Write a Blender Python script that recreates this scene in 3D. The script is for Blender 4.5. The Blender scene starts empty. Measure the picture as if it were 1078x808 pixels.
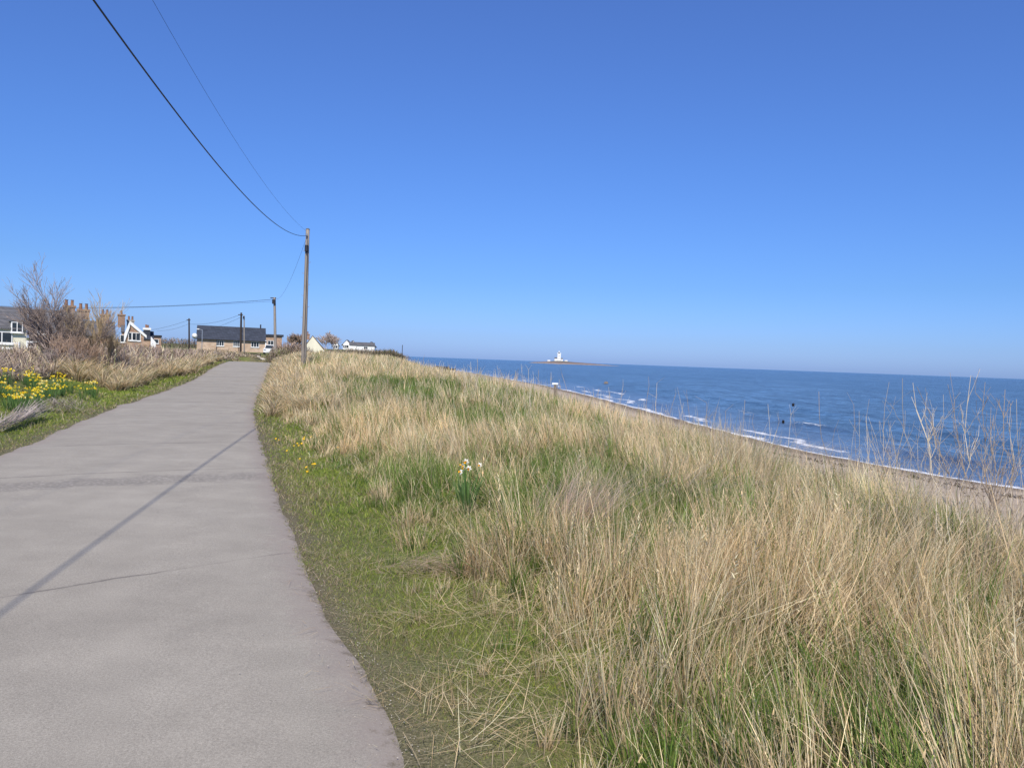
import bpy, math, random
import numpy as np
rng = np.random.default_rng(7); random.seed(7)
PI = math.pi
S = bpy.context.scene
COL = S.collection
# ------------------------------------------------------------ camera geometry
FP = 800.0; PIT = math.atan(25/800); ROL = math.atan(24/653); CH = 1.55
_R0 = np.array([1., 0, 0]); _U0 = np.array([0, math.sin(PIT), math.cos(PIT)]); FW = np.array([0, math.cos(PIT), -math.sin(PIT)])
RT = math.cos(ROL)*_R0 + math.sin(ROL)*_U0
UP = -math.sin(ROL)*_R0 + math.cos(ROL)*_U0
def ray(px, py): return FW + (px-539)/FP*RT - (py-404)/FP*UP
def at(px, py, Y):                         # world point seen at photo pixel, at depth Y
    d = ray(px, py); return np.array([0, 0, CH]) + d*(Y/d[1])
def gz(px, py, z):
    d = ray(px, py); return np.array([0, 0, CH]) + d*((z-CH)/d[2])
# ------------------------------------------------------------ helpers
def tag(o, label=None, cat=None, group=None, kind=None):
    if label: o['label'] = label
    if cat: o['category'] = cat
    if group: o['group'] = group
    if kind: o['kind'] = kind
    return o
def link(name, me, mat=None, parent=None):
    o = bpy.data.objects.new(name, me); COL.objects.link(o)
    if mat: me.materials.append(mat)
    if parent: o.parent = parent
    return o
def thing(name, label, cat, loc=(0, 0, 0), rz=0, group=None):
    o = bpy.data.objects.new(name, None); COL.objects.link(o)
    o.location = [float(v) for v in loc]; o.rotation_euler = (0, 0, rz); o.empty_display_size = .1
    return tag(o, label, cat, group)
class MB:
    def __init__(s): s.v = []; s.f = []
    def add(s, vs, fs):
        b = len(s.v); s.v += [tuple(float(c) for c in v) for v in vs]; s.f += [tuple(i+b for i in f) for f in fs]; return s
    def box(s, x0, x1, y0, y1, z0, z1):
        return s.add([(x0,y0,z0),(x1,y0,z0),(x1,y1,z0),(x0,y1,z0),(x0,y0,z1),(x1,y0,z1),(x1,y1,z1),(x0,y1,z1)],
            [(0,3,2,1),(4,5,6,7),(0,1,5,4),(1,2,6,5),(2,3,7,6),(3,0,4,7)])
    def prism(s, poly, y0, y1):            # poly in xz, extruded along y
        n = len(poly)
        s.add([(x, y0, z) for x, z in poly]+[(x, y1, z) for x, z in poly],
              [tuple(range(n)), tuple(range(2*n-1, n-1, -1))]+[(i, i+n, (i+1)%n+n, (i+1)%n) for i in range(n)])
        return s
    def prismx(s, poly, x0, x1):           # poly in yz, extruded along x
        n = len(poly)
        s.add([(x0, y, z) for y, z in poly]+[(x1, y, z) for y, z in poly],
              [tuple(range(n-1, -1, -1)), tuple(range(n, 2*n))]+[(i, (i+1)%n, (i+1)%n+n, i+n) for i in range(n)])
        return s
    def tube(s, pts, rad, n=8, cap=True):
        pts = [np.array(p, float) for p in pts]
        if not hasattr(rad, '__len__'): rad = [rad]*len(pts)
        rings = []; b = len(s.v)
        for i, p in enumerate(pts):
            d = pts[min(i+1, len(pts)-1)]-pts[max(i-1, 0)]; d = d/(np.linalg.norm(d)+1e-9)
            a = np.array([1., 0, 0]) if abs(d[0]) < .8 else np.array([0, 1., 0])
            e = np.cross(d, a); e /= np.linalg.norm(e); g = np.cross(d, e)
            for k in range(n):
                w = p+rad[i]*(math.cos(2*PI*k/n)*e+math.sin(2*PI*k/n)*g); s.v.append(tuple(float(c) for c in w))
        for i in range(len(pts)-1):
            for k in range(n):
                s.f.append((b+i*n+k, b+i*n+(k+1)%n, b+(i+1)*n+(k+1)%n, b+(i+1)*n+k))
        if cap:
            s.f.append(tuple(b+k for k in range(n-1, -1, -1))); s.f.append(tuple(b+(len(pts)-1)*n+k for k in range(n)))
        return s
    def build(s, name, mat=None, parent=None, smooth=False):
        me = bpy.data.meshes.new(name); me.from_pydata(s.v, [], s.f); me.update()
        if smooth:
            me.polygons.foreach_set('use_smooth', [True]*len(me.polygons))
        return link(name, me, mat, parent)
def npmesh(name, V, quads, tris=None, col=None, attrs=None, smooth=False):
    me = bpy.data.meshes.new(name)
    V = np.asarray(V, np.float32); nq = 0 if quads is None else len(quads); nt = 0 if tris is None else len(tris)
    loops = np.concatenate([np.asarray(quads, np.int32).ravel() if nq else np.zeros(0, np.int32), np.asarray(tris, np.int32).ravel() if nt else np.zeros(0, np.int32)])
    starts = np.concatenate([np.arange(nq, dtype=np.int32)*4, nq*4+np.arange(nt, dtype=np.int32)*3])
    me.vertices.add(len(V)); me.vertices.foreach_set('co', V.ravel())
    me.loops.add(len(loops)); me.loops.foreach_set('vertex_index', loops)
    me.polygons.add(nq+nt); me.polygons.foreach_set('loop_start', starts)
    if smooth: me.polygons.foreach_set('use_smooth', np.ones(nq+nt, bool))
    me.update(calc_edges=True)
    if col is not None:
        a = me.color_attributes.new('Col', 'FLOAT_COLOR', 'POINT')
        c = np.ones((len(V), 4), np.float32); c[:, :3] = col; a.data.foreach_set('color', c.ravel())
    for k, v in (attrs or {}).items():
        a = me.attributes.new(k, 'FLOAT', 'POINT'); a.data.foreach_set('value', np.asarray(v, np.float32))
    return me
def _h(ix, iy, seed):
    n = (ix.astype(np.int64)*374761393 + iy.astype(np.int64)*668265263 + seed*974634777) & 0x7fffffff
    n = ((n ^ (n >> 13))*1274126177) & 0x7fffffff
    return ((n ^ (n >> 16)) & 0xffff)/65535.0
def vn(x, y, sc=1.0, seed=1):              # value noise 0..1
    x = np.asarray(x, float)/sc; y = np.asarray(y, float)/sc
    ix = np.floor(x); iy = np.floor(y); fx = x-ix; fy = y-iy; fx = fx*fx*(3-2*fx); fy = fy*fy*(3-2*fy)
    a = _h(ix, iy, seed); b = _h(ix+1, iy, seed); c = _h(ix, iy+1, seed); d = _h(ix+1, iy+1, seed)
    return (a*(1-fx)+b*fx)*(1-fy)+(c*(1-fx)+d*fx)*fy
def fbm(x, y, sc, seed=1, o=3):
    t = 0; a = 1; s = 0
    for i in range(o): t = t+a*vn(x, y, sc/2**i, seed+i*17); s += a; a *= .5
    return t/s
def sst(a, b, x): t = np.clip((x-a)/(b-a), 0, 1); return t*t*(3-2*t)
# ------------------------------------------------------------ terrain
XR = np.array([(-60,21),(-10,4.4),(0,.72),(1.5,.2),(2.85,-.27),(4.35,-.95),(5.87,-1.55),(9.49,-2.92),(12.94,-4.21),(18.51,-6.22),(24.39,-8.13),(40.6,-13.16),(68,-21.47),(74,-22.6),(80,-22),(88,-18)])
XL = np.array([(-60,17.4),(-10,.6),(0,-3.1),(4,-4.65),(10.4,-6.98),(13.2,-7.95),(19.9,-10.25),(24.9,-11.7),(36,-15.25),(50,-19.9),(68,-25.5),(74,-27.2),(80,-28.3),(88,-29)])
XS = np.array([(-2000,900),(-60,58),(-30,45),(0,32),(15,25),(26,20),(31,17.2),(35,15.9),(38.5,14.9),(46,13.9),(62,12.4),(95,9.5),(127,5.5),(155,0),(210,-10.3),(262,-21),(380,-60),(520,-150),(30000,-13000)])
HE = np.array([(-50,.13),(5,.15),(9,.12),(14,.15),(19,.24),(33,.36),(48,.55),(70,1.0),(100,1.1)])
XE = np.array([(-50,8),(0,4.4),(5,3.2),(9,3.1),(19,1.0),(33,-1.9),(48,-6.5),(70,-11.3),(100,-17),(150,-25),(250,-41),(600,-110),(30000,-14000)])
HC = np.array([(-50,.14),(5,.15),(9,0.2),(14,.27),(19,.4),(26,.58),(33,.8),(48,1.0),(70,1.15),(80,.95),(86,.72),(98,.7),(112,.95),(130,1.25),(180,2.0),(250,3.0),(600,3.5),(30000,3.5)])
xr = lambda y: np.interp(y, XR[:, 0], XR[:, 1])
xl = lambda y: np.interp(y, XL[:, 0], XL[:, 1])
xs = lambda y: np.interp(y, XS[:, 0], XS[:, 1])
hc = lambda y: np.interp(y, HC[:, 0], HC[:, 1])
def roadz(y): return .5*sst(32, 68, y) - .3*sst(68, 82, y)
def H(x, y):
    x = np.asarray(x, float); y = np.asarray(y, float)
    u = x-xr(y); w = xl(y)-x; rz = roadz(y)
    c = hc(y); inr = sst(92, 82, y)
    bank = rz*inr + (c-rz*inr)*np.where(y > 84, 1, sst(0, 3.0, u))
    xe = np.interp(y, XE[:, 0], XE[:, 1]); he = np.interp(y, HE[:, 0], HE[:, 1]); u0 = x-xe
    bank = bank+(he-c)*sst(-4.5, 0, u0)*sst(100, 80, y)
    dn = bank - .5*np.where(u0 > 0, np.sqrt(u0**2+1)-1, 0)
    sb = xs(y)-x
    beach = -2.5 + .062*np.clip(sb, -150, 14) + .0
    k = .25; right = np.log(np.exp(np.clip(dn, -30, 10)/k)+np.exp(beach/k))*k
    near = .38*sst(1.2, 4.0, w)+.25*sst(4, 14, w)
    land = near*sst(90, 45, y)+c*sst(45, 88, y)
    left = rz*inr + (land-rz*inr)*np.where(y > 84, 1, sst(.2, 3.2, w))
    z = np.where((u > 0) | (y > 88), right, np.where(w > 0, left, rz*inr + c*(1-inr)))
    off = np.minimum(np.abs(u), np.abs(w)); inside = (u < 0) & (w < 0) & (y < 88)
    bump = (fbm(x, y, 1.3, 5)-.5)*.13*sst(.25, 2.0, off)
    z = z+np.where(inside, 0, bump)*np.where(sb < 10, .25, 1)
    return z
def tp(px, py, dz=0.0):                    # terrain point seen at photo pixel
    d = ray(px, py); o = np.array([0, 0, CH]); t = np.concatenate([np.arange(1.2, 40, .05), np.arange(40, 400, .5)])
    P = o+d*t[:, None]; g = H(P[:, 0], P[:, 1])+dz; i = np.argmax(P[:, 2] < g); return P[i]
# ------------------------------------------------------------ materials
def nt(name):
    m = bpy.data.materials.new(name); m.use_nodes = True; n = m.node_tree; b = n.nodes['Principled BSDF']
    return m, n, b
def N(n, t, **kw):
    q = n.nodes.new(t)
    for k, v in kw.items():
        if k in q.inputs: q.inputs[k].default_value = v
        else: setattr(q, k, v)
    return q
def noise(n, scale, detail=4, rough=.6, vec=None, scl=None):
    q = N(n, 'ShaderNodeTexNoise'); q.inputs['Scale'].default_value = scale; q.inputs['Detail'].default_value = detail; q.inputs['Roughness'].default_value = rough
    if vec is None:
        g = N(n, 'ShaderNodeNewGeometry'); vec = g.outputs['Position']
    if scl:
        mp = N(n, 'ShaderNodeMapping'); mp.inputs['Scale'].default_value = scl; n.links.new(vec, mp.inputs['Vector']); vec = mp.outputs[0]
    n.links.new(vec, q.inputs['Vector']); return q.outputs['Fac']
def ramp(n, src, pts):
    r = N(n, 'ShaderNodeValToRGB'); e = r.color_ramp.elements
    while len(e) < len(pts): e.new(.5)
    for q, (p, c) in zip(e, pts):
        q.position = p; q.color = (*c, 1) if hasattr(c, '__len__') else (c, c, c, 1)
    n.links.new(src, r.inputs['Fac']); return r.outputs['Color']
def mix(n, a, b, f, mode='MIX'):
    m = N(n, 'ShaderNodeMix', data_type='RGBA', blend_type=mode)
    for s, v in ((m.inputs[6], a), (m.inputs[7], b), (m.inputs[0], f)):
        if isinstance(v, (int, float)): s.default_value = v
        elif isinstance(v, tuple): s.default_value = (*v, 1)
        else: n.links.new(v, s)
    return m.outputs[2]
def math_(n, op, a, b=0.0, c=None):
    m = N(n, 'ShaderNodeMath', operation=op)
    for s, v in zip(m.inputs, (a, b, c)):
        if v is None: continue
        if isinstance(v, (int, float)): s.default_value = v
        else: n.links.new(v, s)
    return m.outputs[0]
def attr(n, name): return N(n, 'ShaderNodeAttribute', attribute_name=name)
def bump(n, b, h, st=.3, d=.02):
    q = N(n, 'ShaderNodeBump'); q.inputs['Strength'].default_value = st; q.inputs['Distance'].default_value = d
    n.links.new(h, q.inputs['Height']); n.links.new(q.outputs[0], b.inputs['Normal'])
def plain(name, c, rough=.7, var=.15, scale=3, met=0, bmp=0):
    m, n, b = nt(name); f = noise(n, scale, 5)
    lo = tuple(v*(1-var) for v in c); hi = tuple(min(1, v*(1+var)) for v in c)
    n.links.new(ramp(n, f, [(.3, lo), (.7, hi)]), b.inputs['Base Color'])
    b.inputs['Roughness'].default_value = rough; b.inputs['Metallic'].default_value = met; b.inputs['Specular IOR Level'].default_value = .3
    if bmp: bump(n, b, f, bmp)
    return m
def leafmat(name, trans=.3, rough=.6):
    m, n, b = nt(name); a = attr(n, 'Col'); n.links.new(a.outputs['Color'], b.inputs['Base Color'])
    b.inputs['Roughness'].default_value = rough; b.inputs['Specular IOR Level'].default_value = .25
    t = N(n, 'ShaderNodeBsdfTranslucent'); n.links.new(a.outputs['Color'], t.inputs['Color'])
    x = N(n, 'ShaderNodeMixShader'); x.inputs[0].default_value = trans
    n.links.new(b.outputs[0], x.inputs[1]); n.links.new(t.outputs[0], x.inputs[2])
    n.links.new(x.outputs[0], n.nodes['Material Output'].inputs['Surface']); return m
GRASS = leafmat('grass_blade', .45); TWIG = leafmat('twig', .0, .8)
M = dict(
 white=plain('white_paint', (.78,.78,.75), .5, .06), cream=plain('cream_render', (.72,.68,.52), .8, .06, 1),
 glass=plain('window_glass', (.03,.04,.05), .12, .3), darkframe=plain('dark_metal', (.03,.03,.035), .5, .2),
 pole=None, cable=plain('cable_sheath', (.02,.022,.03), .5, .1), galv=plain('galvanised', (.4,.42,.45), .45, .1, 8, .6),
 timber=plain('weathered_timber', (.2,.16,.12), .9, .35, 9, 0, .3), darktimber=plain('creosoted_timber', (.045,.035,.03), .9, .3, 9, 0, .3),
 pot=plain('clay_pot', (.24,.13,.08), .8, .2), lead=plain('lead_flashing', (.12,.13,.14), .6, .2),
 stone=plain('pale_stone', (.42,.38,.32), .9, .25, 2, 0, .3), rock=plain('dark_rock', (.07,.06,.055), .9, .4, 1.2, 0, .5),
 red=plain('red_plastic', (.4,.03,.02), .4, .1), tyre=plain('tyre_rubber', (.02,.02,.02), .8, .1),
 carpaint=plain('white_car_paint', (.72,.72,.7), .25, .03))
def pole_mat():
    m, n, b = nt('weathered_pole'); f = noise(n, 1, 6, .65, None, (14, 14, .9)); g = noise(n, .8, 3)
    c = ramp(n, f, [(.3, (.14,.115,.095)), (.5, (.27,.235,.2)), (.72, (.4,.36,.31))]); c = mix(n, c, (.25,.22,.18), math_(n, 'MULTIPLY', g, .5))
    n.links.new(c, b.inputs['Base Color']); b.inputs['Roughness'].default_value = .85; bump(n, b, f, .5, .01); return m
M['pole'] = pole_mat()
def brick_mat(name, c1, c2, mort, bw=.5, bh=.24, stone=False):
    m, n, b = nt(name); tc = N(n, 'ShaderNodeTexCoord'); sp = N(n, 'ShaderNodeSeparateXYZ'); n.links.new(tc.outputs['Object'], sp.inputs[0])
    cb = N(n, 'ShaderNodeCombineXYZ'); n.links.new(math_(n, 'ADD', sp.outputs[0], sp.outputs[1]), cb.inputs[0]); n.links.new(sp.outputs[2], cb.inputs[1])
    br = N(n, 'ShaderNodeTexBrick'); n.links.new(cb.outputs[0], br.inputs['Vector'])
    for k, v in (('Scale', 1), ('Brick Width', bw), ('Row Height', bh), ('Mortar Size', .018), ('Bias', 0)): br.inputs[k].default_value = v
    br.inputs['Color1'].default_value = (*c1, 1); br.inputs['Color2'].default_value = (*c2, 1); br.inputs['Mortar'].default_value = (*mort, 1)
    f = noise(n, 1.3, 4, .6); c = mix(n, br.outputs['Color'], ramp(n, f, [(.3, .5), (.7, 1.0)]), .6, 'MULTIPLY')
    n.links.new(c, b.inputs['Base Color']); b.inputs['Roughness'].default_value = .9; return m
M['brick'] = brick_mat('old_brick', (.36,.2,.13), (.48,.32,.21), (.5,.42,.32)); M['rubble'] = brick_mat('rubble_stone', (.52,.36,.24), (.66,.5,.36), (.55,.46,.36), .55, .3)
M['chim'] = brick_mat('chimney_brick', (.26,.14,.09), (.36,.21,.13), (.4,.3,.22), .3, .12)
M['slate'] = brick_mat('roof_slate', (.035,.045,.065), (.055,.065,.09), (.02,.022,.03), .45, .28)
M['slate2'] = brick_mat('old_roof_slate', (.11,.11,.12), (.16,.155,.155), (.07,.07,.07), .45, .28)
M['tile'] = brick_mat('brown_roof_tile', (.16,.12,.1), (.2,.15,.12), (.08,.06,.05), .4, .3)
# ------------------------------------------------------------ blades
def blades(P, az, L, W, a0, a1, col, seg=3, root_shade=.7, wv=None, tipw=0.0, tipc=1.08):
    n = len(P); L = np.broadcast_to(L, n).astype(float); W = np.broadcast_to(W, n); a0 = np.broadcast_to(a0, n); a1 = np.broadcast_to(a1, n)
    dx = np.sin(az); dy = np.cos(az)
    wa = rng.uniform(0, PI, n) if wv is None else wv
    wx = np.cos(wa); wy = np.sin(wa)
    nv = 2*seg+1; V = np.zeros((n, nv, 3)); C = np.zeros((n, nv, 3)); p = np.array(P, float)
    for i in range(seg+1):
        t = i/seg; hw = W*.5*(1-t**2.2*(1-tipw)); f = root_shade+(tipc-root_shade)*min(1, t*1.6)  # vertex colour dims towards the blade foot: shade painted into the colour
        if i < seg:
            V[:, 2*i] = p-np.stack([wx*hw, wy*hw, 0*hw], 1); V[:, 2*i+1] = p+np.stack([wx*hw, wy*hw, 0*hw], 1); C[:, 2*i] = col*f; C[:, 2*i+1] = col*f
            a = a0+a1*((i+.5)/seg); s = L/seg
            p = p+np.stack([dx*np.sin(a)*s, dy*np.sin(a)*s, np.cos(a)*s], 1)
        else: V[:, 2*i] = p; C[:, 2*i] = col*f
    b = (np.arange(n)*nv)[:, None]
    Q = np.concatenate([b+np.array([[2*i, 2*i+1, 2*i+3, 2*i+2]]) for i in range(seg-1)], 0) if seg > 1 else np.zeros((0, 4), int)
    T = b+np.array([[2*seg-2, 2*seg-1, 2*seg]])
    return V.reshape(-1, 3), C.reshape(-1, 3), Q, T, p
class Pile:
    def __init__(s): s.V = []; s.C = []; s.Q = []; s.T = []; s.n = 0
    def add(s, r):
        V, C, Q, T = r[:4]; s.V.append(V); s.C.append(C); s.Q.append(Q+s.n); s.T.append(T+s.n); s.n += len(V)
    def build(s, name, mat, parent=None, loc=(0, 0, 0)):
        V = np.concatenate(s.V)-np.array(loc); 
        return link(name, npmesh(name, V, np.concatenate(s.Q), np.concatenate(s.T), np.concatenate(s.C)), mat, parent)
def segs(P0, P1, r0, r1, col):             # 3-sided tubes, batch
    P0 = np.asarray(P0, float); P1 = np.asarray(P1, float); n = len(P0); d = P1-P0; d /= np.linalg.norm(d, axis=1)[:, None]+1e-9
    a = np.where(np.abs(d[:, 2:3]) < .9, [[0, 0, 1.]], [[1., 0, 0]]); e = np.cross(d, a); e /= np.linalg.norm(e, axis=1)[:, None]; g = np.cross(d, e)
    V = np.zeros((n, 6, 3))
    for k in range(3):
        o = math.cos(2*PI*k/3)*e+math.sin(2*PI*k/3)*g
        V[:, k] = P0+o*np.asarray(r0)[:, None]; V[:, 3+k] = P1+o*np.asarray(r1)[:, None]
    b = (np.arange(n)*6)[:, None]
    Q = np.concatenate([b+np.array([[k, (k+1)%3, (k+1)%3+3, k+3]]) for k in range(3)], 0)
    C = np.repeat(np.asarray(col)[:, None, :], 6, 1)
    return V.reshape(-1, 3), C.reshape(-1, 3), Q, np.zeros((0, 3), int)
STRAW = np.array([(.70,.56,.38),(.78,.65,.47),(.62,.48,.31),(.66,.55,.41),(.50,.38,.25),(.84,.73,.56),(.56,.47,.36)])
GREEN = np.array([(.16,.25,.045),(.21,.3,.06),(.11,.19,.035),(.27,.33,.08),(.16,.24,.065)])
OLIVE = np.array([(.26,.27,.1),(.32,.29,.13),(.22,.24,.08)])
STRAW = np.minimum(STRAW*np.array([1.2, 1.15, .97]), .93)
def pick(pal, n, v=.12): return pal[rng.integers(0, len(pal), n)]*rng.uniform(1-v*1.6, 1+v, (n, 1))
# ------------------------------------------------------------ the setting: ground sheet
def expand(a, b, first, grow, lim):        # growing spacing beyond b
    out = []; v = b; s = first
    while v < lim: v += s; s *= grow; out.append(v)
    return out
ys = [-v for v in expand(0, 6, 1.5, 1.5, 400)][::-1]+list(np.arange(-6, 100, .4))+expand(0, 100, .8, 1.06, 30000)
vs = [-v for v in expand(0, 16, .6, 1.12, 20000)][::-1]+list(np.arange(-16, 40, .35))+expand(0, 40, .6, 1.12, 3000)
ys = np.array(ys); vs = np.array(vs)
XC = np.where(ys < 88, (xr(ys)+xl(ys))/2, (xr(88)+xl(88))/2)
YY, VV = np.meshgrid(ys, vs, indexing='ij'); XX = XC[:, None]+VV
ZZ = H(XX, YY)
nr, ncl = XX.shape
idx = np.arange(nr*ncl).reshape(nr, ncl)
quads = np.stack([idx[:-1, :-1], idx[:-1, 1:], idx[1:, 1:], idx[1:, :-1]], -1).reshape(-1, 4)
SB = (xs(YY)-XX); U = XX-xr(YY)
dune = ZZ < -.95
sandm = np.clip(sst(-.75, -1.2, ZZ), 0, 1)*(SB < 60)
wetm = sst(3.2, .8, SB)
dirt = np.where(YY < 88, .85*sst(.45, .0, np.minimum(np.abs(U), np.abs(xl(YY)-XX))), 0)
me = npmesh('ground', np.stack([XX, YY, ZZ], -1).reshape(-1, 3), quads, attrs=dict(sand=sandm.ravel(), wet=wetm.ravel(), dirt=dirt.ravel()), smooth=True)
m, n, b = nt('ground_turf')
f1 = noise(n, .55, 5); f2 = noise(n, 9, 6, .7); f3 = noise(n, 60, 4, .7)
c = mix(n, (.08,.12,.025), (.19,.16,.075), ramp(n, f1, [(.4, 0.), (.6, 1.)])); c = mix(n, c, ramp(n, f2, [(.3, (.05,.045,.025)), (.7, (.24,.2,.12))]), .5)
tn = noise(n, 70, 6, .75); tm = noise(n, 22, 5, .7)
turfc = ramp(n, tn, [(.3, (.025,.03,.012)), (.44, (.11,.15,.035)), (.56, (.18,.22,.05)), (.68, (.4,.35,.18))]); turfc = mix(n, turfc, ramp(n, tm, [(.35, (.16,.12,.075)), (.6, (.11,.14,.04))]), .4)
c = mix(n, turfc, c, .35)
c = mix(n, c, mix(n, (.07,.055,.035), (.26,.21,.15), ramp(n, tn, [(.4, 0.), (.62, 1.)])), attr(n, 'dirt').outputs['Fac'])
sc_ = ramp(n, f3, [(.3, (.36,.28,.2)), (.5, (.52,.42,.31)), (.75, (.62,.52,.4))]); sc_ = mix(n, sc_, ramp(n, noise(n, .8, 5, .6), [(.35, .72), (.65, 1.)]), 1., 'MULTIPLY')
sc_ = mix(n, sc_, (.21,.165,.12), attr(n, 'wet').outputs['Fac'])
c = mix(n, c, sc_, attr(n, 'sand').outputs['Fac'])
n.links.new(c, b.inputs['Base Color']); b.inputs['Roughness'].default_value = .95; b.inputs['Specular IOR Level'].default_value = .15
bump(n, b, mix(n, f2, f3, .5), .6, .04)
tag(link('ground', me, m), kind='structure')
# road
ry = np.concatenate([np.arange(-40, 0, 1), np.arange(0, 30, .08), np.arange(30, 86, .4)]); nc = 28
tt = np.linspace(0, 1, nc)
er = xr(ry)+.035*(fbm(ry, ry*0, .9, 3)-.5)*2+.05*(fbm(ry, ry*0, .25, 8)-.5); el = xl(ry)-.1*(fbm(ry, ry*0+9, 1.1, 4)-.5)*2-.05*(vn(ry, ry*0, .25, 9)-.5)
RX = el[:, None]+(er-el)[:, None]*tt[None]; RY = np.repeat(ry[:, None], nc, 1)
RZ = roadz(RY)*sst(92, 82, RY)+.012+.02*(1-(2*tt[None]-1)**2)+.008*(fbm(RX, RY, 1.5, 12)-.5)
RZ[:, 0] -= .02; RZ[:, -1] -= .02
idx = np.arange(RX.size).reshape(RX.shape)
quads = np.stack([idx[:-1, :-1], idx[:-1, 1:], idx[1:, 1:], idx[1:, :-1]], -1).reshape(-1, 4)
edge = np.minimum(tt, 1-tt)[None]*(er-el)[:, None]
me = npmesh('road', np.stack([RX, RY, RZ], -1).reshape(-1, 3), quads, attrs=dict(edge=edge.ravel(), edger=((1-tt)[None]*(er-el)[:, None]).ravel()), smooth=True)
m, n, b = nt('worn_road')
geo = N(n, 'ShaderNodeNewGeometry'); sp = N(n, 'ShaderNodeSeparateXYZ'); n.links.new(geo.outputs['Position'], sp.inputs[0])
big = noise(n, .35, 4, .55); mid = noise(n, 2.2, 5, .6); fine = noise(n, 95, 3, .7); fine2 = noise(n, 320, 2, .6); cross = noise(n, 1, 7, .7, None, (.35, 1.1, 1))
c = ramp(n, big, [(.3, (.335,.3,.24)), (.7, (.38,.343,.277))])
c = mix(n, c, ramp(n, mid, [(.3, .86), (.7, 1.08)]), .8, 'MULTIPLY'); c = mix(n, c, ramp(n, cross, [(.34, .8), (.5, 1.), (.66, 1.06)]), .35, 'MULTIPLY')
c = mix(n, c, ramp(n, fine, [(.32, .74), (.68, 1.22)]), .75, 'MULTIPLY'); c = mix(n, c, ramp(n, fine2, [(.35, .72), (.65, 1.25)]), .8, 'MULTIPLY')
wob = math_(n, 'MULTIPLY', math_(n, 'SUBTRACT', noise(n, 2.3, 6, .65), .5), .16)
yl = math_(n, 'ADD', sp.outputs[1], wob)
skew = math_(n, 'MULTIPLY_ADD', sp.outputs[0], -.6, yl); skew1 = math_(n, 'MULTIPLY_ADD', sp.outputs[0], -1., yl)
def joint(pos, w, dark, tot, src=skew):
    d = math_(n, 'ABSOLUTE', math_(n, 'SUBTRACT', src, pos)); k = math_(n, 'SUBTRACT', 1., math_(n, 'DIVIDE', d, w)); k = math_(n, 'MAXIMUM', k, 0.)
    k = math_(n, 'MULTIPLY', math_(n, 'MULTIPLY', k, dark), ramp(n, noise(n, 1.7, 3, .6), [(.38, .25), (.6, 1.)]))
    return k if tot is None else math_(n, 'MAXIMUM', tot, k)
t = None
t = joint(7.45, .03, .75, t, skew1)
for pos, w, dk in ((11.9, .05, .55), (15.3, .07, .6), (19.4, .1, .6), (22.5, .1, .5), (27, .14, .6), (33, .2, .5), (41, .3, .5), (50, .4, .4)):
    t = joint(pos, w, dk, t)
c = mix(n, c, (.1,.085,.075), t)
# rough exposed-aggregate patch round 9-10 m
vor = N(n, 'ShaderNodeTexVoronoi'); vor.inputs['Scale'].default_value = 22; n.links.new(geo.outputs['Position'], vor.inputs['Vector'])
d = math_(n, 'ABSOLUTE', math_(n, 'SUBTRACT', skew, 11.1)); k = math_(n, 'MULTIPLY', ramp(n, math_(n, 'ADD', d, math_(n, 'MULTIPLY', noise(n, 2.2, 7, .8), 1.1)), [(.75, 1.), (1.15, 0.)]), .4)
c = mix(n, c, ramp(n, vor.outputs['Distance'], [(.12, (.5,.45,.4)), (.3, (.26,.235,.2)), (.7, (.13,.115,.1))]), k)
ed = math_(n, 'ADD', attr(n, 'edge').outputs['Fac'], math_(n, 'MULTIPLY', math_(n, 'SUBTRACT', noise(n, 7, 7, .75), .5), .55))
c = mix(n, (.3,.25,.21), c, ramp(n, ed, [(.1, .3), (.34, 1.)])); c = mix(n, mix(n, (.15,.125,.09), (.28,.235,.18), ramp(n, noise(n, 70, 5, .75), [(.4, 0.), (.62, 1.)])), c, ramp(n, ed, [(.03, 0.), (.1, 1.)]))
n.links.new(c, b.inputs['Base Color']); b.inputs['Roughness'].default_value = .85; b.inputs['Specular IOR Level'].default_value = .25
bump(n, b, mix(n, fine, mix(n, mid, fine2, .4), .5), .35, .008)
tag(link('road', me, m), kind='structure')
# sea
sy = np.concatenate([[-1900, -900, -400, -150, -60, -20, 0], np.arange(6, 110, .35), np.array(expand(0, 110, .6, 1.045, 29000))])
so = np.concatenate([[-6, -3], np.arange(-1.5, 26, .22), np.array(expand(0, 26, .3, 1.1, 29000))])
SY, SO = np.meshgrid(sy, so, indexing='ij'); lap = .8*(fbm(SY, SY*0, 5, 41)-.5)*2
SX = xs(SY)+SO
zs = -2.5+0*SX
w1 = 5.2+2.2*(fbm(SY, SY*0, 14, 44)-.5)*2; a1 = .22*sst(.35, .6, vn(SY, SY*0, 9, 45))
w2 = 11+2.5*(fbm(SY, SY*0, 20, 46)-.5)*2; a2 = .2*sst(.45, .7, vn(SY, SY*0, 12, 47)); w3 = 18+2.5*(fbm(SY, SY*0, 24, 48)-.5)*2
near = sst(200, 90, SY)
zs = zs+near*(a1*np.exp(-((SO-w1)/.7)**2)+a2*np.exp(-((SO-w2)/.9)**2)+.14*np.exp(-((SO-w3)/1.1)**2)+.05*(fbm(SX, SY, 1.6, 50)-.5)*sst(1, 5, SO)*near)
foam = 1.15*np.exp(-((SO-.1-lap)/.38)**2)*(SO > -1.4)+.75*np.exp(-((SO-2.4-lap*1.5)/.5)**2)*sst(.3, .6, vn(SY, SY*0, 6, 52))+.95*np.exp(-((SO-w1-.1)/.7)**2)*sst(.6, .85, vn(SY, SY*0, 5.5, 45))+.85*np.exp(-((SO-w2)/.8)**2)*sst(.72, .95, vn(SY, SY*0, 7, 47))
foam = foam+.35*sst(7, 0, SO)
idx = np.arange(SX.size).reshape(SX.shape)
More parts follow.
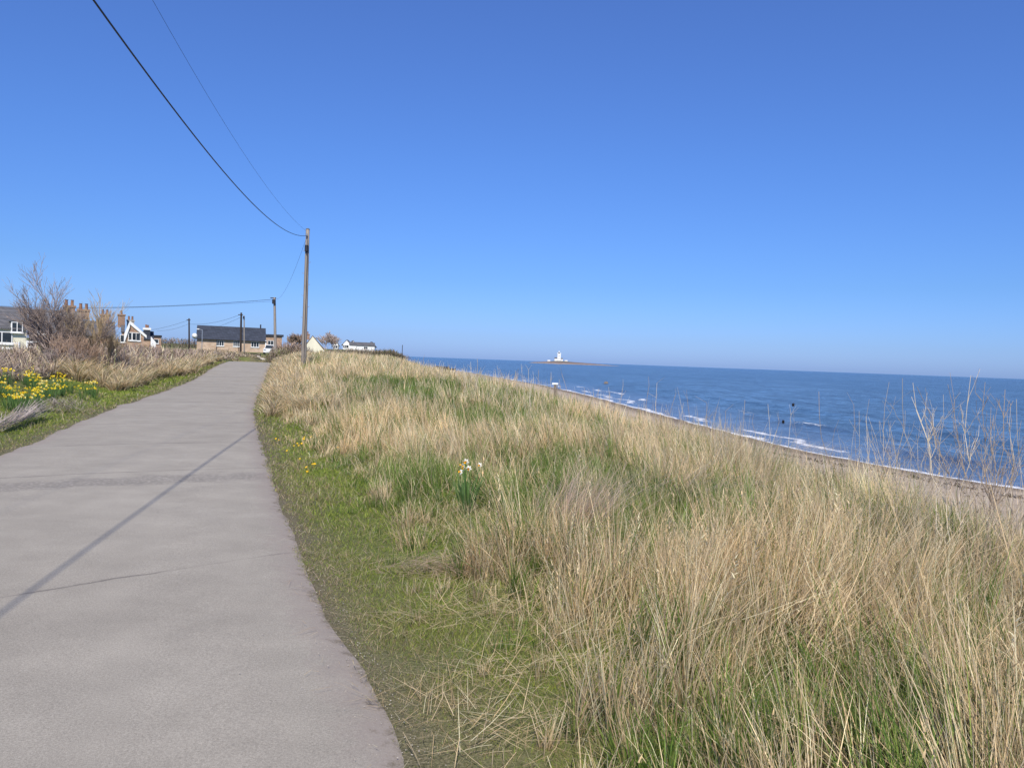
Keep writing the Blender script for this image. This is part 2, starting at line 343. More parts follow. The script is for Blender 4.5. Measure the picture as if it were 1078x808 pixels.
quads = np.stack([idx[:-1, :-1], idx[:-1, 1:], idx[1:, 1:], idx[1:, :-1]], -1).reshape(-1, 4)
me = npmesh('sea', np.stack([SX, SY, zs], -1).reshape(-1, 3), quads, attrs=dict(foam=foam.ravel(), off=SO.ravel()), smooth=True)
m, n, b = nt('sea_water')
wv1 = noise(n, 1, 5, .65, None, (.8, .45, 1)); wv2 = noise(n, 1, 5, .65, None, (2.6, 1.6, 1)); wv3 = noise(n, 1, 3, .6, None, (.03, .02, 1)); wv4 = noise(n, 1, 5, .65, None, (.22, .1, 1))
deep = ramp(n, wv3, [(.35, (.038,.085,.15)), (.65, (.06,.12,.2))])
deep = mix(n, deep, ramp(n, mix(n, mix(n, wv1, wv2, .45), wv4, .25), [(.42, .35), (.5, 1.), (.58, 2.1)]), .9, 'MULTIPLY')  # light and dark of wave slopes painted into the water colour
shal = ramp(n, attr(n, 'off').outputs['Fac'], [(0., (.2,.2,.2)), (1., (.0,.0,.0))])
mr = N(n, 'ShaderNodeMapRange'); n.links.new(attr(n, 'off').outputs['Fac'], mr.inputs[0]); mr.inputs[1].default_value = 0; mr.inputs[2].default_value = 12; mr.inputs[3].default_value = .75; mr.inputs[4].default_value = 0
deep = mix(n, deep, (.15,.2,.3), mr.outputs[0])
ff = math_(n, 'ADD', attr(n, 'foam').outputs['Fac'], math_(n, 'MULTIPLY', math_(n, 'SUBTRACT', noise(n, 1, 6, .8, None, (3.2, 1.6, 1)), .5), 3.4))
fm = ramp(n, ff, [(.68, 0.), (.98, 1.)])
c = mix(n, deep, (.78,.8,.82), fm); n.links.new(c, b.inputs['Base Color'])
n.links.new(ramp(n, fm, [(0., .22), (1., .8)]), b.inputs['Roughness']); b.inputs['IOR'].default_value = 1.33; b.inputs['Specular IOR Level'].default_value = .3
bump(n, b, math_(n, 'ADD', math_(n, 'MULTIPLY', wv1, 1.), math_(n, 'ADD', math_(n, 'MULTIPLY', wv2, .35), math_(n, 'MULTIPLY', wv4, 2.5))), 1.0, .6)
tag(link('sea', me, m), kind='structure')
# ------------------------------------------------------------ grass
def inview(x, y, mx=1.6): return (np.abs(x) < .69*y+mx)
def blob(x, y, px, py, rx, ry, dz=.25):
    c = tp(px, py, dz); return np.exp(-(((x-c[0])/rx)**2+((y-c[1])/ry)**2))
GB = [(590, 500, 1.0, 1.6), (470, 415, 1.6, 4), (400, 405, 1.2, 4), (700, 535, .6, .55), (760, 520, .5, .5), (960, 740, .45, .35), (640, 560, .45, .4), (800, 470, .7, 1.2), (560, 440, 1.2, 3), (680, 450, 1, 2.2), (840, 650, .35, .3), (1010, 700, .4, .3), (660, 640, .35, .3), (760, 660, .4, .3), (900, 690, .4, .3), (700, 760, .5, .3), (880, 540, .4, .4), (980, 600, .35, .3), (820, 760, .4, .3), (470, 560, .35, .5)]
WD = tp(491, 543, .0)
GBc = [(tp(px, py, .22), rx, ry) for px, py, rx, ry in GB]
def greenness(x, y):
    g = 1.5*(fbm(x, y, 2.4, 61)-.5)+.9*(fbm(x, y, .6, 63)-.5)
    for c, rx, ry in GBc: g = g+(.55 if c[1] > 5.5 else .3)*np.exp(-(((x-c[0])/rx)**2+((y-c[1])/ry)**2))
    return g
def field(y0, y1, u0, u1, dens, wmin, kind, cluster=.08, seg=3):
    A = (y1-y0)*(u1-u0); n = int(A*dens)
    y = rng.uniform(y0, y1, n); u = rng.uniform(u0, u1, n); x = xr(y)+u
    k = inview(x, y); x, y, u = x[k], y[k], u[k]
    return x, y, u
def tall_grass(P, y0, y1, dens, per, wmin, seg):
    nt_ = dens/per; x, y, u = field(y0, y1, .45, 13.0 if y0 < 70 else 16, nt_, wmin, 0)
    sh = np.interp(y, [3, 6], [.2, 0]); th = sst(.45, 1.45, u+sh+1.2*(fbm(x, y, 1.5, 71)-.5)) if y0 < 16 else sst(.3, 1.0, u+.9*(fbm(x, y, 2, 71)-.5))
    gap = fbm(x, y, .55 if y0 < 14 else 1.1, 171, 2); k = (rng.uniform(0, 1, len(x)) < (.15+.85*th)*np.clip(.25+3.2*(gap-.32), .18, 1.15)) & (H(x, y) > -1.25) & ((xs(y)-x) > 9)
    k &= ((x-WD[0])/.36)**2+((y-WD[1]+.5)/1.05)**2 > 1
    x, y, u, th = x[k], y[k], u[k], th[k]
    gr = greenness(x, y); nT = len(x)
    isg = rng.uniform(0, 1, nT) < np.clip(.31+1.75*gr, .03, np.interp(y, [3, 8], [.75, .97]))
    hs = (.14+.5*th)*(.75+.6*fbm(x, y, 1.1, 77))*np.interp(y, [0, 12, 30, 60], [.88, .88, 1.0, .9])*np.interp(u, [3, 6], [1, 1.04])
    hs = hs*np.where(gr > .15, .72, 1)*rng.uniform(.6, 1.3, nT); tb = rng.normal(0, .5, nT); tcol = np.clip(rng.normal(1, .2, nT), .55, 1.35)
    lean = 2*PI*fbm(x, y, 2.2, 81)*1.6+rng.normal(0, .5, nT); la = .08+.5*fbm(x, y, .9, 83)**2*1.6
    m_ = rng.poisson(per*np.exp(rng.normal(0, .5, nT))); ii = np.repeat(np.arange(nT), m_); n = len(ii)
    r = np.abs(rng.normal(0, 1, n))*np.interp(y[ii], [3, 30], [.032, .12]); th_ = rng.uniform(0, 2*PI, n)
    bx = x[ii]+r*np.cos(th_); by = y[ii]+r*np.sin(th_); bz = H(bx, by)-.01
    g_i = isg[ii]; mixg = rng.uniform(0, 1, n); green = np.where(g_i, mixg < .85, mixg < .07)
    oliv = rng.uniform(0, 1, n) < .1
    col = pick(STRAW, n); col = np.where(green[:, None], pick(GREEN, n), col); col = np.where((oliv & ~green)[:, None], pick(OLIVE, n), col)
    col = col*tcol[ii][:, None]
    # drier pinkish-bleached patches
    pk = sst(.5, .65, fbm(bx, by, 3.1, 91))[:, None]*(~green)[:, None]; col = col*(1+pk*np.array([[.1, .06, .02]]))
    L = hs[ii]*np.where(green, rng.uniform(.45, .95, n), rng.uniform(.4, 1.0, n)**.8*rng.choice([1, 1.25], n, p=[.8, .2])); 
    out = rng.uniform(0, 1, n) < .35
    az = np.where(out, th_+0, lean[ii]+rng.normal(0, .6, n)); az = np.where(out, PI/2-th_, az)
    stiff = rng.uniform(0, 1, n) < .6
    a0 = np.abs(rng.normal(0, .13, n))+la[ii]*.3; a1 = np.where(stiff, rng.uniform(0, .25, n), rng.uniform(.2, 1.9, n))
    a1 = np.abs(a1+np.abs(tb[ii])*.35); broken = rng.uniform(0, 1, n) < .12; a0 = np.where(broken & ~green, rng.uniform(.7, 1.4, n), a0)
    W = np.maximum(np.where(green, rng.uniform(.0035, .0075, n), rng.uniform(.0018, .0052, n)), wmin*by)
    res = blades(np.stack([bx, by, bz], 1), az, L, W, a0, a1, col, seg, root_shade=.5, wv=rng.normal(0, .6, n)); P.add(res)
    return res[4], ~green & stiff, col, L
G = Pile()
tips, ok, colr, LL = tall_grass(G, 1.2, 7, 3000, 22, .0007, 3)
def heads(tips, ok, colr, frac, size):
    k = ok & (rng.uniform(0, 1, len(tips)) < frac); t = tips[k]; c = colr[k]; q = 7; n = len(t)*q
    tt_ = np.repeat(t, q, 0); off = np.tile(np.linspace(0, 1, q), len(t)); tt_ = tt_-np.stack([0*off, 0*off, off*size*1.6], 1)
    G.add(blades(tt_, rng.uniform(0, 2*PI, n), rng.uniform(.4, 1, n)*size*.6, size*.1, rng.uniform(.1, .8, n), rng.uniform(0, .8, n), np.repeat(c, q, 0)*1.05, 2))
heads(tips, ok, colr, .05, .07)
tips, ok, colr, LL = tall_grass(G, 7, 14, 1500, 20, .0007, 3); heads(tips, ok, colr, .03, .08)
tall_grass(G, 14, 28, 520, 15, .00075, 2)
tall_grass(G, 28, 60, 210, 14, .0008, 2)
tall_grass(G, 60, 110, 60, 12, .0009, 2)
# low thatch: small green and dead blades under the tall stems
def thatch(y0, y1, u0, u1, dens, wmin, hmax=.13):
    x, y, u = field(y0, y1, u0, u1, dens, wmin, 0); n = len(x)
    k = H(x, y) > -1.1; x, y = x[k], y[k]; n = len(x)
    gr = greenness(x, y); gm = rng.uniform(0, 1, n) < np.clip(.5+.9*gr, .15, .95)
    col = np.where(gm[:, None], pick(GREEN, n)*.9, pick(STRAW, n)*.7)
    G.add(blades(np.stack([x, y, H(x, y)-.01], 1), rng.uniform(0, 2*PI, n), rng.uniform(.05, hmax, n), np.maximum(.004, wmin*y), rng.uniform(.1, 1.2, n), rng.uniform(0, 1, n), col, 2))
thatch(1.2, 8, .9, 7.5, 1500, .0009); thatch(8, 20, .8, 8, 450, .001, .2); thatch(20, 50, .5, 9, 110, .0011, .25)
# matted, fallen straw
def mat_patch(px, py, rx, ry, cnt, az, spread, L, dz=.1, lift=.05, pal=STRAW, a0=(1.2, 1.62)):
    c = tp(px, py, dz); x = c[0]+rng.normal(0, rx, cnt); y = c[1]+rng.normal(0, ry, cnt)
    z = H(x, y)+rng.uniform(0, 1, cnt)**1.5*lift*3+.01
    G.add(blades(np.stack([x, y, z], 1), az+rng.normal(0, spread, cnt), rng.uniform(.4, 1.1, cnt)*L, rng.uniform(.002, .0042, cnt), rng.uniform(*a0, cnt), rng.uniform(-.35, .6, cnt), pick(pal, cnt)*1.05, 3, root_shade=.95))
PINK = np.array([(.68,.5,.36),(.62,.47,.33),(.74,.58,.44),(.5,.36,.25)]); GREY = np.array([(.42,.35,.3),(.5,.43,.36),(.3,.24,.2)])
mat_patch(460, 595, .22, .12, 700, 2.0, .7, .35, .05, .03, PINK)
mat_patch(480, 640, .2, .12, 140, 1.2, .9, .3, .05, .03)
mat_patch(600, 530, .16, .2, 650, 2.3, .3, .75, .3, .06, PINK*1.2, (.3, .9))
mat_patch(610, 580, .18, .12, 300, 1.9, .4, .6, .2, .1, PINK, (1.1, 1.6))
mat_patch(700, 550, .2, .1, 250, 1.2, .9, .3, .2, .05, GREY)
mat_patch(720, 505, .4, .14, 320, 1.25, .25, .9, .35, .1, GREY, (1.0, 1.5))
mat_patch(850, 470, .8, .3, 600, 1.3, .4, .9, .35, .15, STRAW, (.9, 1.4))
mat_patch(920, 560, .5, .2, 250, .9, .5, .8, .45, .12, STRAW, (.8, 1.4))
mat_patch(840, 620, .35, .15, 500, .9, .5, .6, .4, .1, STRAW, (.8, 1.4))
mat_patch(640, 690, .3, .12, 160, 1.0, .9, .4, .1, .05)
for q in ((440, 650), (500, 700), (540, 640), (430, 560), (520, 770), (470, 740), (560, 700), (400, 520), (590, 650)): mat_patch(q[0], q[1], .16, .1, 90, rng.uniform(0, 6), 1.1, .26, .04, .02)
mat_patch(380, 490, .25, .25, 260, 1.5, 1.2, .25, .05, .03, GREY)
mat_patch(600, 760, .25, .1, 90, 1.2, 1.0, .35, .08, .04)
mat_patch(370, 600, .2, .3, 120, 1.5, 1.3, .2, .02, .02, PINK)
def litter(y0, y1, u0, u1, cnt, hmax, w):   # loose curled litter caught between the stems
    y = rng.uniform(y0, y1, cnt); u = rng.uniform(u0, u1, cnt); x = xr(y)+u; k = inview(x, y) & (fbm(x, y, .45, 131) > .42); x, y, u = x[k], y[k], u[k]; n = len(x)
    z = H(x, y)+rng.uniform(0, 1, n)**1.3*hmax*sst(.7, 2.4, u)+.01
    G.add(blades(np.stack([x, y, z], 1), rng.uniform(0, 2*PI, n), rng.uniform(.04, .2, n), w, rng.uniform(.2, 2.2, n), rng.normal(0, 1.8, n), pick(STRAW, n), 3, root_shade=.95))
litter(1.4, 7, 1.0, 6.5, 30000, .35, .0024); litter(7, 16, .9, 8, 25000, .3, .004)
n = 500; y = 1.8+rng.exponential(4, n); x = xr(y)-np.abs(rng.normal(0, .14, n))+.06
G.add(blades(np.stack([x, y, np.full(n, .045)], 1), rng.uniform(0, 2*PI, n), rng.uniform(.02, .12, n), .0025, rng.uniform(1.5, 1.62, n), rng.normal(0, .1, n), pick(STRAW, n)*.8, 2, root_shade=.95))
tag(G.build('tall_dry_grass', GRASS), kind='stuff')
# short verge turf either side of the road
V_ = Pile()
def turf(side, y0, y1, u0, u1, dens, wmin, L0=.02, L1=.07):
    n = int((y1-y0)*(u1-u0)*dens); y = rng.uniform(y0, y1, n); u = rng.uniform(u0, u1, n)
    x = xr(y)+u if side > 0 else xl(y)-u; k = inview(x, y, .8)
    fr = sst(-.16, .14, u+.38*(fbm(x, y, .5, 93)-.5)); patch = .45+.55*sst(.28, .5, fbm(x, y, .35, 95))
    k &= rng.uniform(0, 1, n) < fr*patch*(1 if side > 0 else 1); x, y, u = x[k], y[k], u[k]; n = len(x)
    g = rng.uniform(0, 1, n) < .58+.9*(fbm(x, y, .8, 97)-.45)+np.clip((u-.25)*.5, -.25, .25)
    col = np.where(g[:, None], pick(GREEN, n)*np.array([[1.75, 1.5, 1.2]]), np.where((rng.uniform(0, 1, n) < .5)[:, None], pick(OLIVE, n), pick(STRAW, n)*.68))
    L = rng.uniform(L0, L1, n)*(.7+.9*fbm(x, y, .6, 99))*np.where(g, 1, rng.uniform(.8, 2.2, n))*(.5+.5*sst(0, .5, u))
    V_.add(blades(np.stack([x, y, H(x, y)-.004], 1), rng.uniform(0, 2*PI, n), L, np.maximum(rng.uniform(.0014, .0032, n), wmin*y), rng.uniform(.2, 1.35, n), rng.uniform(0, 1, n), col, 2, root_shade=.75))
turf(1, 1.6, 6, -.12, 2.5, 15000, .0006, .015, .055); turf(1, 1.8, 4.8, -.2, 1.5, 30000, .0006, .006, .022); turf(1, 6, 11, -.12, 2.4, 6500, .0007); turf(1, 11, 22, -.1, 1.8, 1500, .0008, .03, .1); turf(1, 22, 68, -.05, 1.4, 260, .0009, .05, .15)
turf(-1, 8, 16, -.15, 3.4, 1500, .0008, .02, .08); turf(-1, 16, 30, -.1, 3, 700, .0009, .03, .1); turf(-1, 30, 68, -.1, 2, 150, .001, .05, .15)
n = 22000; y = rng.uniform(79, 104, n); x = rng.uniform(-.38, -.29, n)*y; k = (x > xr(np.minimum(y, 88))+.1) | (x < xl(np.minimum(y, 88))) | (y > 82); x, y = x[k], y[k]; n = len(x)
V_.add(blades(np.stack([x, y, H(x, y)], 1), rng.uniform(0, 2*PI, n), rng.uniform(.08, .24, n), .05, rng.uniform(.1, .7, n), .5, np.where((rng.uniform(0, 1, n) < .5)[:, None], pick(OLIVE, n), pick(STRAW, n)*.8), 2))
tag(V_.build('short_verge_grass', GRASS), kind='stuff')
# gravel along road edge
mb = MB()
for i in range(700):
    y = 1.8+rng.exponential(3.5); s = 1 if rng.uniform() < .8 else -1
    x = (xr(y)-abs(rng.normal(0, .16))+.08) if s > 0 else xl(y)+abs(rng.normal(0, .2))-.05
    if rng.uniform() < .12: x = rng.uniform(xl(y), xr(y))
    r = rng.uniform(.0015, .0048); c = np.array([x, y, .035 if x < xr(y)-.2 else .018]); 
    o = rng.uniform(.6, 1.3, 6)*r
    mb.add([c+(o[0],0,0), c-(o[1],0,0), c+(0,o[2],0), c-(0,o[3],0), c+(0,0,o[4]*.7), c-(0,0,o[5]*.7)], [(0,2,4),(2,1,4),(1,3,4),(3,0,4),(2,0,5),(1,2,5),(3,1,5),(0,3,5)])
tag(mb.build('loose_gravel', M['stone']), kind='stuff')
p = Pile(); n = 3500; y = 22+rng.exponential(22, n); sb = np.where(rng.uniform(0, 1, n) < .5, rng.normal(4.2, .35, n)+.8*np.sin(y*.35), rng.uniform(1, 16, n)); x = xs(y)-sb
z = H(x, y); st_ = np.where((rng.uniform(0, 1, n) < .55)[:, None], np.array([[.12,.095,.07]]), np.array([[.36,.31,.26]]))*rng.uniform(.6, 1.4, (n, 1))
p.add(blades(np.stack([x, y, z], 1), rng.uniform(0, 2*PI, n), rng.uniform(.05, .22, n), rng.uniform(.03, .1, n), rng.uniform(.5, 1.5, n), .5, st_, 2)); tag(p.build('tideline_debris', TWIG), kind='stuff')
# ------------------------------------------------------------ left bank: brambles, arching tussocks
B = Pile()
BR = np.array([(.3,.22,.17),(.36,.27,.2),(.24,.17,.13),(.42,.34,.26),(.3,.25,.22)])
def left_xy(n, y0, y1, w0, w1, pw=1.0):
    y = y0+(y1-y0)*rng.uniform(0, 1, n)**pw; w = rng.uniform(w0, w1, n); return xl(y)-w, y, w
def brambles(n, y0, y1, w0, w1, h, wmin):
    x, y, w = left_xy(n, y0, y1, w0, w1); hh = h*(.55+.75*fbm(x, y, 3, 101))
    z = H(x, y)+rng.uniform(0, .55, n)*hh; L = hh*rng.uniform(.3, 1.0, n)
    col = pick(BR, n); k = rng.uniform(0, 1, n) < .16; col = np.where(k[:, None], pick(STRAW, n)*.85, col); k = rng.uniform(0, 1, n) < .05; col = np.where(k[:, None], pick(OLIVE, n), col)
    B.add(blades(np.stack([x, y, z], 1), rng.uniform(0, 2*PI, n), L, np.maximum(rng.uniform(.004, .009, n), wmin*y), rng.uniform(.0, 1.2, n), rng.uniform(.0, 1.7, n), col, 3, root_shade=.7, tipw=.4))
brambles(22000, 17, 34, 4.2, 10, .85, .0008); brambles(24000, 30, 62, 2.0, 9, 1.0, .00085); brambles(10000, 50, 66, 1.2, 12, .85, .0009); brambles(8000, 64, 86, 1.2, 12, .5, .0009); brambles(9000, 20, 32, 3.6, 5.4, .6, .0008)
tag(B.build('bramble_thicket', TWIG), kind='stuff')
T_ = Pile()
def tussocks(cnt, y0, y1, w0, w1, L0, per, wmin, side=-1):
    x, y, w = left_xy(cnt, y0, y1, w0, w1)
    if side > 0: x = xr(y)+w
    for i in range(cnt):
        if side < 0 and y[i] < 26 and x[i]/y[i]*FP+539 < 120: continue
        m_ = per; th = rng.uniform(0, 2*PI, m_); r = np.abs(rng.normal(0, .12, m_)); bx = x[i]+r*np.cos(th); by = y[i]+r*np.sin(th)
        s = rng.uniform(.75, 1.25); L = rng.uniform(.55, 1.15, m_)*L0*s; col = pick(STRAW, m_); k = rng.uniform(0, 1, m_) < .18; col = np.where(k[:, None], pick(OLIVE, m_), col)*rng.uniform(.85, 1.1)
        T_.add(blades(np.stack([bx, by, H(bx, by)], 1), PI/2-th+rng.normal(0, .35, m_), L, np.maximum(.004, wmin*y[i]), rng.uniform(.02, .35, m_), rng.uniform(.7, 2.2, m_), col, 4, root_shade=.5))
tussocks(150, 20, 42, 1.2, 4.2, .85, 130, .00085); tussocks(110, 40, 68, .6, 3, .9, 90, .00095); tussocks(60, 17, 26, 2.6, 4.5, .55, 110, .0009)
tussocks(150, 17, 45, .35, 1.6, .62, 110, .0009, 1); tussocks(120, 40, 70, .35, 2.5, .7, 80, .001, 1)
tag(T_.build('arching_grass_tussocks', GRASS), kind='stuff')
# ------------------------------------------------------------ flowers
def daffodil_clump(name, label, group, loc, h, nl, nf, petal, trump, spread, face=PI+.5, leafc=GREEN):
    t = thing(name, label, 'flowers', loc, 0, group); p = Pile()
    th = rng.uniform(0, 2*PI, nl); r = rng.uniform(0, spread*.4, nl)
    p.add(blades(np.stack([r*np.cos(th), r*np.sin(th), 0*r], 1), PI/2-th, rng.uniform(.7, 1.05, nl)*h*.95, .013, rng.uniform(.02, .28, nl), rng.uniform(.0, .5, nl), pick(leafc, nl)*np.array([[.75,.85,1.2]]), 3, root_shade=.8, tipw=.35))
    p.build('leaves', GRASS, t)
    st = MB(); fl = []
    for i in range(nf):
        a = rng.uniform(0, 2*PI); rr = rng.uniform(.1, 1)*spread; top = np.array([rr*math.cos(a), rr*math.sin(a), h*rng.uniform(.85, 1.12)])
        st.tube([(top[0]*.3, top[1]*.3, 0), (top[0]*.7, top[1]*.7, top[2]*.6), top], .003, 5); fl.append(top)
    st.build('stems', M['stem'], t)
    for top in fl:
        az = face+rng.normal(0, .8); tilt = rng.uniform(-.35, .25); s = rng.uniform(.6, .85)
        d = np.array([math.sin(az)*math.cos(tilt), math.cos(az)*math.cos(tilt), math.sin(tilt)]); e = np.cross(d, [0, 0, 1.]); e /= np.linalg.norm(e); g = np.cross(e, d)
        mb = MB()
        for k in range(6):
            q = 2*PI*k/6+.2; c0 = math.cos(q)*e+math.sin(q)*g; sd = -math.sin(q)*e+math.cos(q)*g
            mb.add([top+c0*.006*s, top+(c0*.024+sd*.013-d*.002)*s, top+(c0*.042)*s-d*.006, top+(c0*.024-sd*.013-d*.002)*s], [(0, 1, 2, 3)])
        f = mb.build('flower', petal, t)
        mt = MB(); mt.tube([top, top+d*.012*s, top+d*.024*s, top+d*.028*s], [.007*s, .009*s, .012*s, .016*s], 8, False); mt.build('trumpet', trump, f)
    return t
M['stem'] = plain('green_stem', (.1,.2,.05), .6, .2)
def petalm(name, c):
    m = plain(name, c, .55, .08, 20); n = m.node_tree; b = n.nodes['Principled BSDF']
    b.inputs['Subsurface Weight'].default_value = 0; return m
M['wp'] = petalm('white_petal', (.85,.84,.74)); M['yp'] = petalm('yellow_petal', (.82,.66,.03)); M['ot'] = petalm('orange_trumpet', (.85,.42,.01)); M['yt'] = petalm('deep_yellow_trumpet', (.85,.5,.01)); M['pp'] = petalm('pale_yellow_petal', (.8,.74,.25))
c = tp(491, 543, .0)
daffodil_clump('daffodil_clump', 'small clump of white daffodils with orange trumpets alone in the dry grass', None, (c[0], c[1], H(c[0], c[1])), .47, 60, 7, M['wp'], M['ot'], .15)
for i in range(64):
    for _ in range(40):
        px = rng.uniform(-12, 66) if i < 54 else rng.uniform(60, 100); y = rng.uniform(16.3, 23.5) if i < 50 else rng.uniform(19.5, 23.5)
        x = (px-539)/FP*y; w = xl(y)-x
        if w > .95 and w < 3.6: break
    kind = rng.uniform()
    daffodil_clump('daffodil_clump', 'clump of yellow daffodils in the flower bank beside the left verge', 'yellow daffodil clumps on the left bank', (x, y, H(x, y)), rng.uniform(.32, .46), 26, int(rng.integers(4, 8)), M['yp'] if kind < .8 else M['pp'], M['yt'], .19)
# celandines on the right verge
def cel_mesh():
    mb = MB()
    for k in range(8):
        q = 2*PI*k/8; c0 = np.array([math.cos(q), math.sin(q), .25]); sd = np.array([-math.sin(q), math.cos(q), 0])
        mb.add([c0*.003+(0,0,.07), c0*.014+sd*.006+(0,0,.068), c0*.024+(0,0,.066), c0*.014-sd*.006+(0,0,.068)], [(0,1,2,3)])
    mb.tube([(0,0,0),(0.002,0,.035),(0,0,.07)], .002, 4); return mb
mb = cel_mesh(); proto = mb.build('yellow_wildflower', M['yt'])
def cel_pts():
    out = []
    for px, py, s, cnt in ((342, 460, 9, 16), (358, 450, 7, 6), (315, 466, 6, 5), (352, 466, 5, 5), (325, 490, 9, 7), (300, 465, 12, 3), (404, 436, 8, 4)):
        for _ in range(cnt): out.append((px+rng.normal(0, s), py+rng.normal(0, s*.45)))
    return out
for i, (px, py) in enumerate(cel_pts()):
    c = tp(px, py, .06); o = proto if i == 0 else proto.copy()
    if i: COL.objects.link(o)
    o.location = (c[0], c[1], H(c[0], c[1])+rng.uniform(-.01, .04)); o.rotation_euler = (rng.uniform(.2, .7), rng.uniform(-.3, .3), rng.uniform(-.5, .5)); s = rng.uniform(.6, 1.05); o.scale = (s, s, s)
    tag(o, 'tiny yellow wildflower in the short grass of the right verge', 'flower', 'yellow wildflowers on the right verge')
# ------------------------------------------------------------ tall dead weeds on the seaward bank
WC = np.array([(.5,.42,.31),(.58,.5,.38),(.42,.34,.25),(.36,.28,.2)])
def weed(base_px, top_px, Y, label, group=None, br=6, thick=.006, spread=.35, headc=None, name='dead_weed', strag=0, bend=.12, cnt=1, footw=.05):
    thick = thick*.62; p0 = at(*base_px, Y); p0[2] = H(p0[0], p0[1])-.02; p1 = at(*top_px, Y*1.0)
    t = thing(name, label, 'dead weed', p0, 0, group); s0 = []; s1 = []; r0 = []; r1 = []
    def limb(a, b_, ra, rb, nseg, wob):
        pts = [a+(b_-a)*k/nseg+(np.array([rng.normal(), rng.normal(), rng.normal()*.3])*wob if 0 < k < nseg else 0) for k in range(nseg+1)]
        for k in range(nseg):
            s0.append(pts[k]); s1.append(pts[k+1]); r0.append(ra+(rb-ra)*k/nseg); r1.append(ra+(rb-ra)*(k+1)/nseg)
        return pts
    h = np.linalg.norm(p1-p0); z = np.zeros(3); d = p1-p0
    for q in range(cnt):
        o = np.array([rng.normal(0, footw), rng.normal(0, footw*1.5), 0]) if q else z; e = d+(np.array([rng.normal(0, .16), rng.normal(0, .16), -rng.uniform(0, .3)])*h if q else z)
        st = limb(o, o+e, thick, thick*.45, 7, h*.013)
        for k in range(br if q == 0 else max(2, br//2)):
            f = rng.uniform(.35, .92); i = int(f*7); a = st[i]; sg = 1 if rng.uniform() < .5 else -1
            ll = h*(1-f*.72)*rng.uniform(.3, .6); b_ = a+np.array([sg*spread*rng.uniform(.5, 1.3), rng.normal(0, .3), 1.0])*ll*.8
            sb = limb(a, b_, thick*.5, thick*.25, 4, ll*.03)
            for j in range(rng.integers(0, 4)):
                a2 = sb[rng.integers(1, 4)]; l2 = ll*rng.uniform(.2, .45); limb(a2, a2+np.array([rng.normal(0, .55), rng.normal(0, .4), .9])*l2, thick*.28, thick*.15, 2, l2*.03)
    pl = Pile(); c_ = WC[rng.integers(0, 4)]*rng.uniform(.8, 1.15); pl.add(segs(s0, s1, r0, r1, np.tile(c_, (len(s0), 1))*rng.uniform(.8, 1.15, (len(s0), 1)))); pl.build('stalks', TWIG, t)
    if headc is not None:
        hb = Pile()
        for hp in (d, ) if headc == 1 else (d, d+np.array([-.09, 0, -.17])):
            k = 160; uu = rng.normal(0, 1, (k, 3)); uu /= np.linalg.norm(uu, axis=1)[:, None]
            hb.add(blades(hp+uu*.01+0, rng.uniform(0, 2*PI, k), rng.uniform(.006, .02, k), .004, rng.uniform(0, PI, k), 0, np.tile([.035,.028,.025], (k, 1)), 2))
        hb.build('seed_head', TWIG, t)
    return t
W_ = [((1000, 545), (1003, 468), 6.2), ]
weed((880, 505), (862, 412), 6.0, 'slender pale dead stalk leaning left against the sea', br=1, thick=.006, spread=.15)
weed((895, 500), (899, 452), 6.2, 'short forked dead twig beside the leaning pale stalk', br=3, thick=.004)
weed((921, 500), (915, 420), 6.1, 'wavy unbranched dead stem left of the forked weeds', br=1, thick=.004)
weed((925, 500), (936, 402), 6.0, 'dead weed with one wide fork near its top', br=5, thick=.005, spread=.5)
weed((943, 500), (950, 398), 5.8, 'tall twin-topped dead weed with curved stem', br=6, thick=.006, spread=.35)
weed((968, 520), (953, 432), 5.6, 'frayed bundle of straw stems leaning left, seaward bank', br=4, thick=.004, cnt=12, spread=.2, footw=.03, name='straw_bundle')
weed((984, 520), (993, 415), 5.6, 'candelabra shaped dead weed with many upturned branches', br=11, thick=.005, spread=.75)
weed((1018, 530), (974, 408), 5.3, 'long thin dead stalk crossing diagonally to the left', br=0, thick=.0035)
weed((1010, 540), (1022, 395), 5.2, 'tall thick dead weed topped by several upright shoots', br=13, thick=.007, cnt=3, spread=.35)
weed((1030, 540), (1000, 392), 5.2, 'long bare stalk leaning left above the tallest weeds', br=1, thick=.004)
weed((1048, 548), (1037, 402), 5.0, 'reddish tall weed cluster of near vertical stems', br=10, thick=.006, cnt=5, spread=.25)
weed((1054, 548), (1058, 410), 5.0, 'dense woody dead weed with crowded side branches', br=14, thick=.0065, cnt=4, spread=.45)
weed((1082, 560), (1070, 420), 4.8, 'dead weed at the far right edge with drooping tip', br=5, thick=.005)
weed((1105, 570), (1098, 430), 4.7, 'dead weed just past the right edge of the bank', br=7, thick=.005, cnt=2)
weed((842, 480), (835, 426), 7.5, 'thin dead weed with small dark seed heads over the sea', br=4, thick=.0025, headc=2)
weed((765, 478), (757, 428), 9.5, 'tan upright tuft of dead stems on the bank edge', br=2, thick=.0045, cnt=16, spread=.12, footw=.06, name='dead_stem_tuft')
weed((556, 440), (549, 383), 14, 'tall pale reed cluster leaning left below the island', br=2, thick=.006, cnt=7, spread=.15, footw=.15, name='reed_cluster')
weed((571, 440), (570, 402), 14, 'low fan of pale reeds right of the tallest reed cluster', br=2, thick=.005, cnt=6, spread=.2, footw=.2, name='reed_cluster')
weed((668, 455), (662, 424), 11.5, 'wispy dead weed clump on the bank edge, sea behind', br=5, thick=.003, cnt=6, footw=.15)
weed((700, 458), (703, 434), 11, 'small wispy weed clump between grass tufts on the bank edge', br=4, thick=.003, cnt=5, footw=.15)
weed((782, 470), (790, 436), 8.8, 'thin pair of twigs right of the tan stem tuft', br=3, thick=.003, cnt=2)
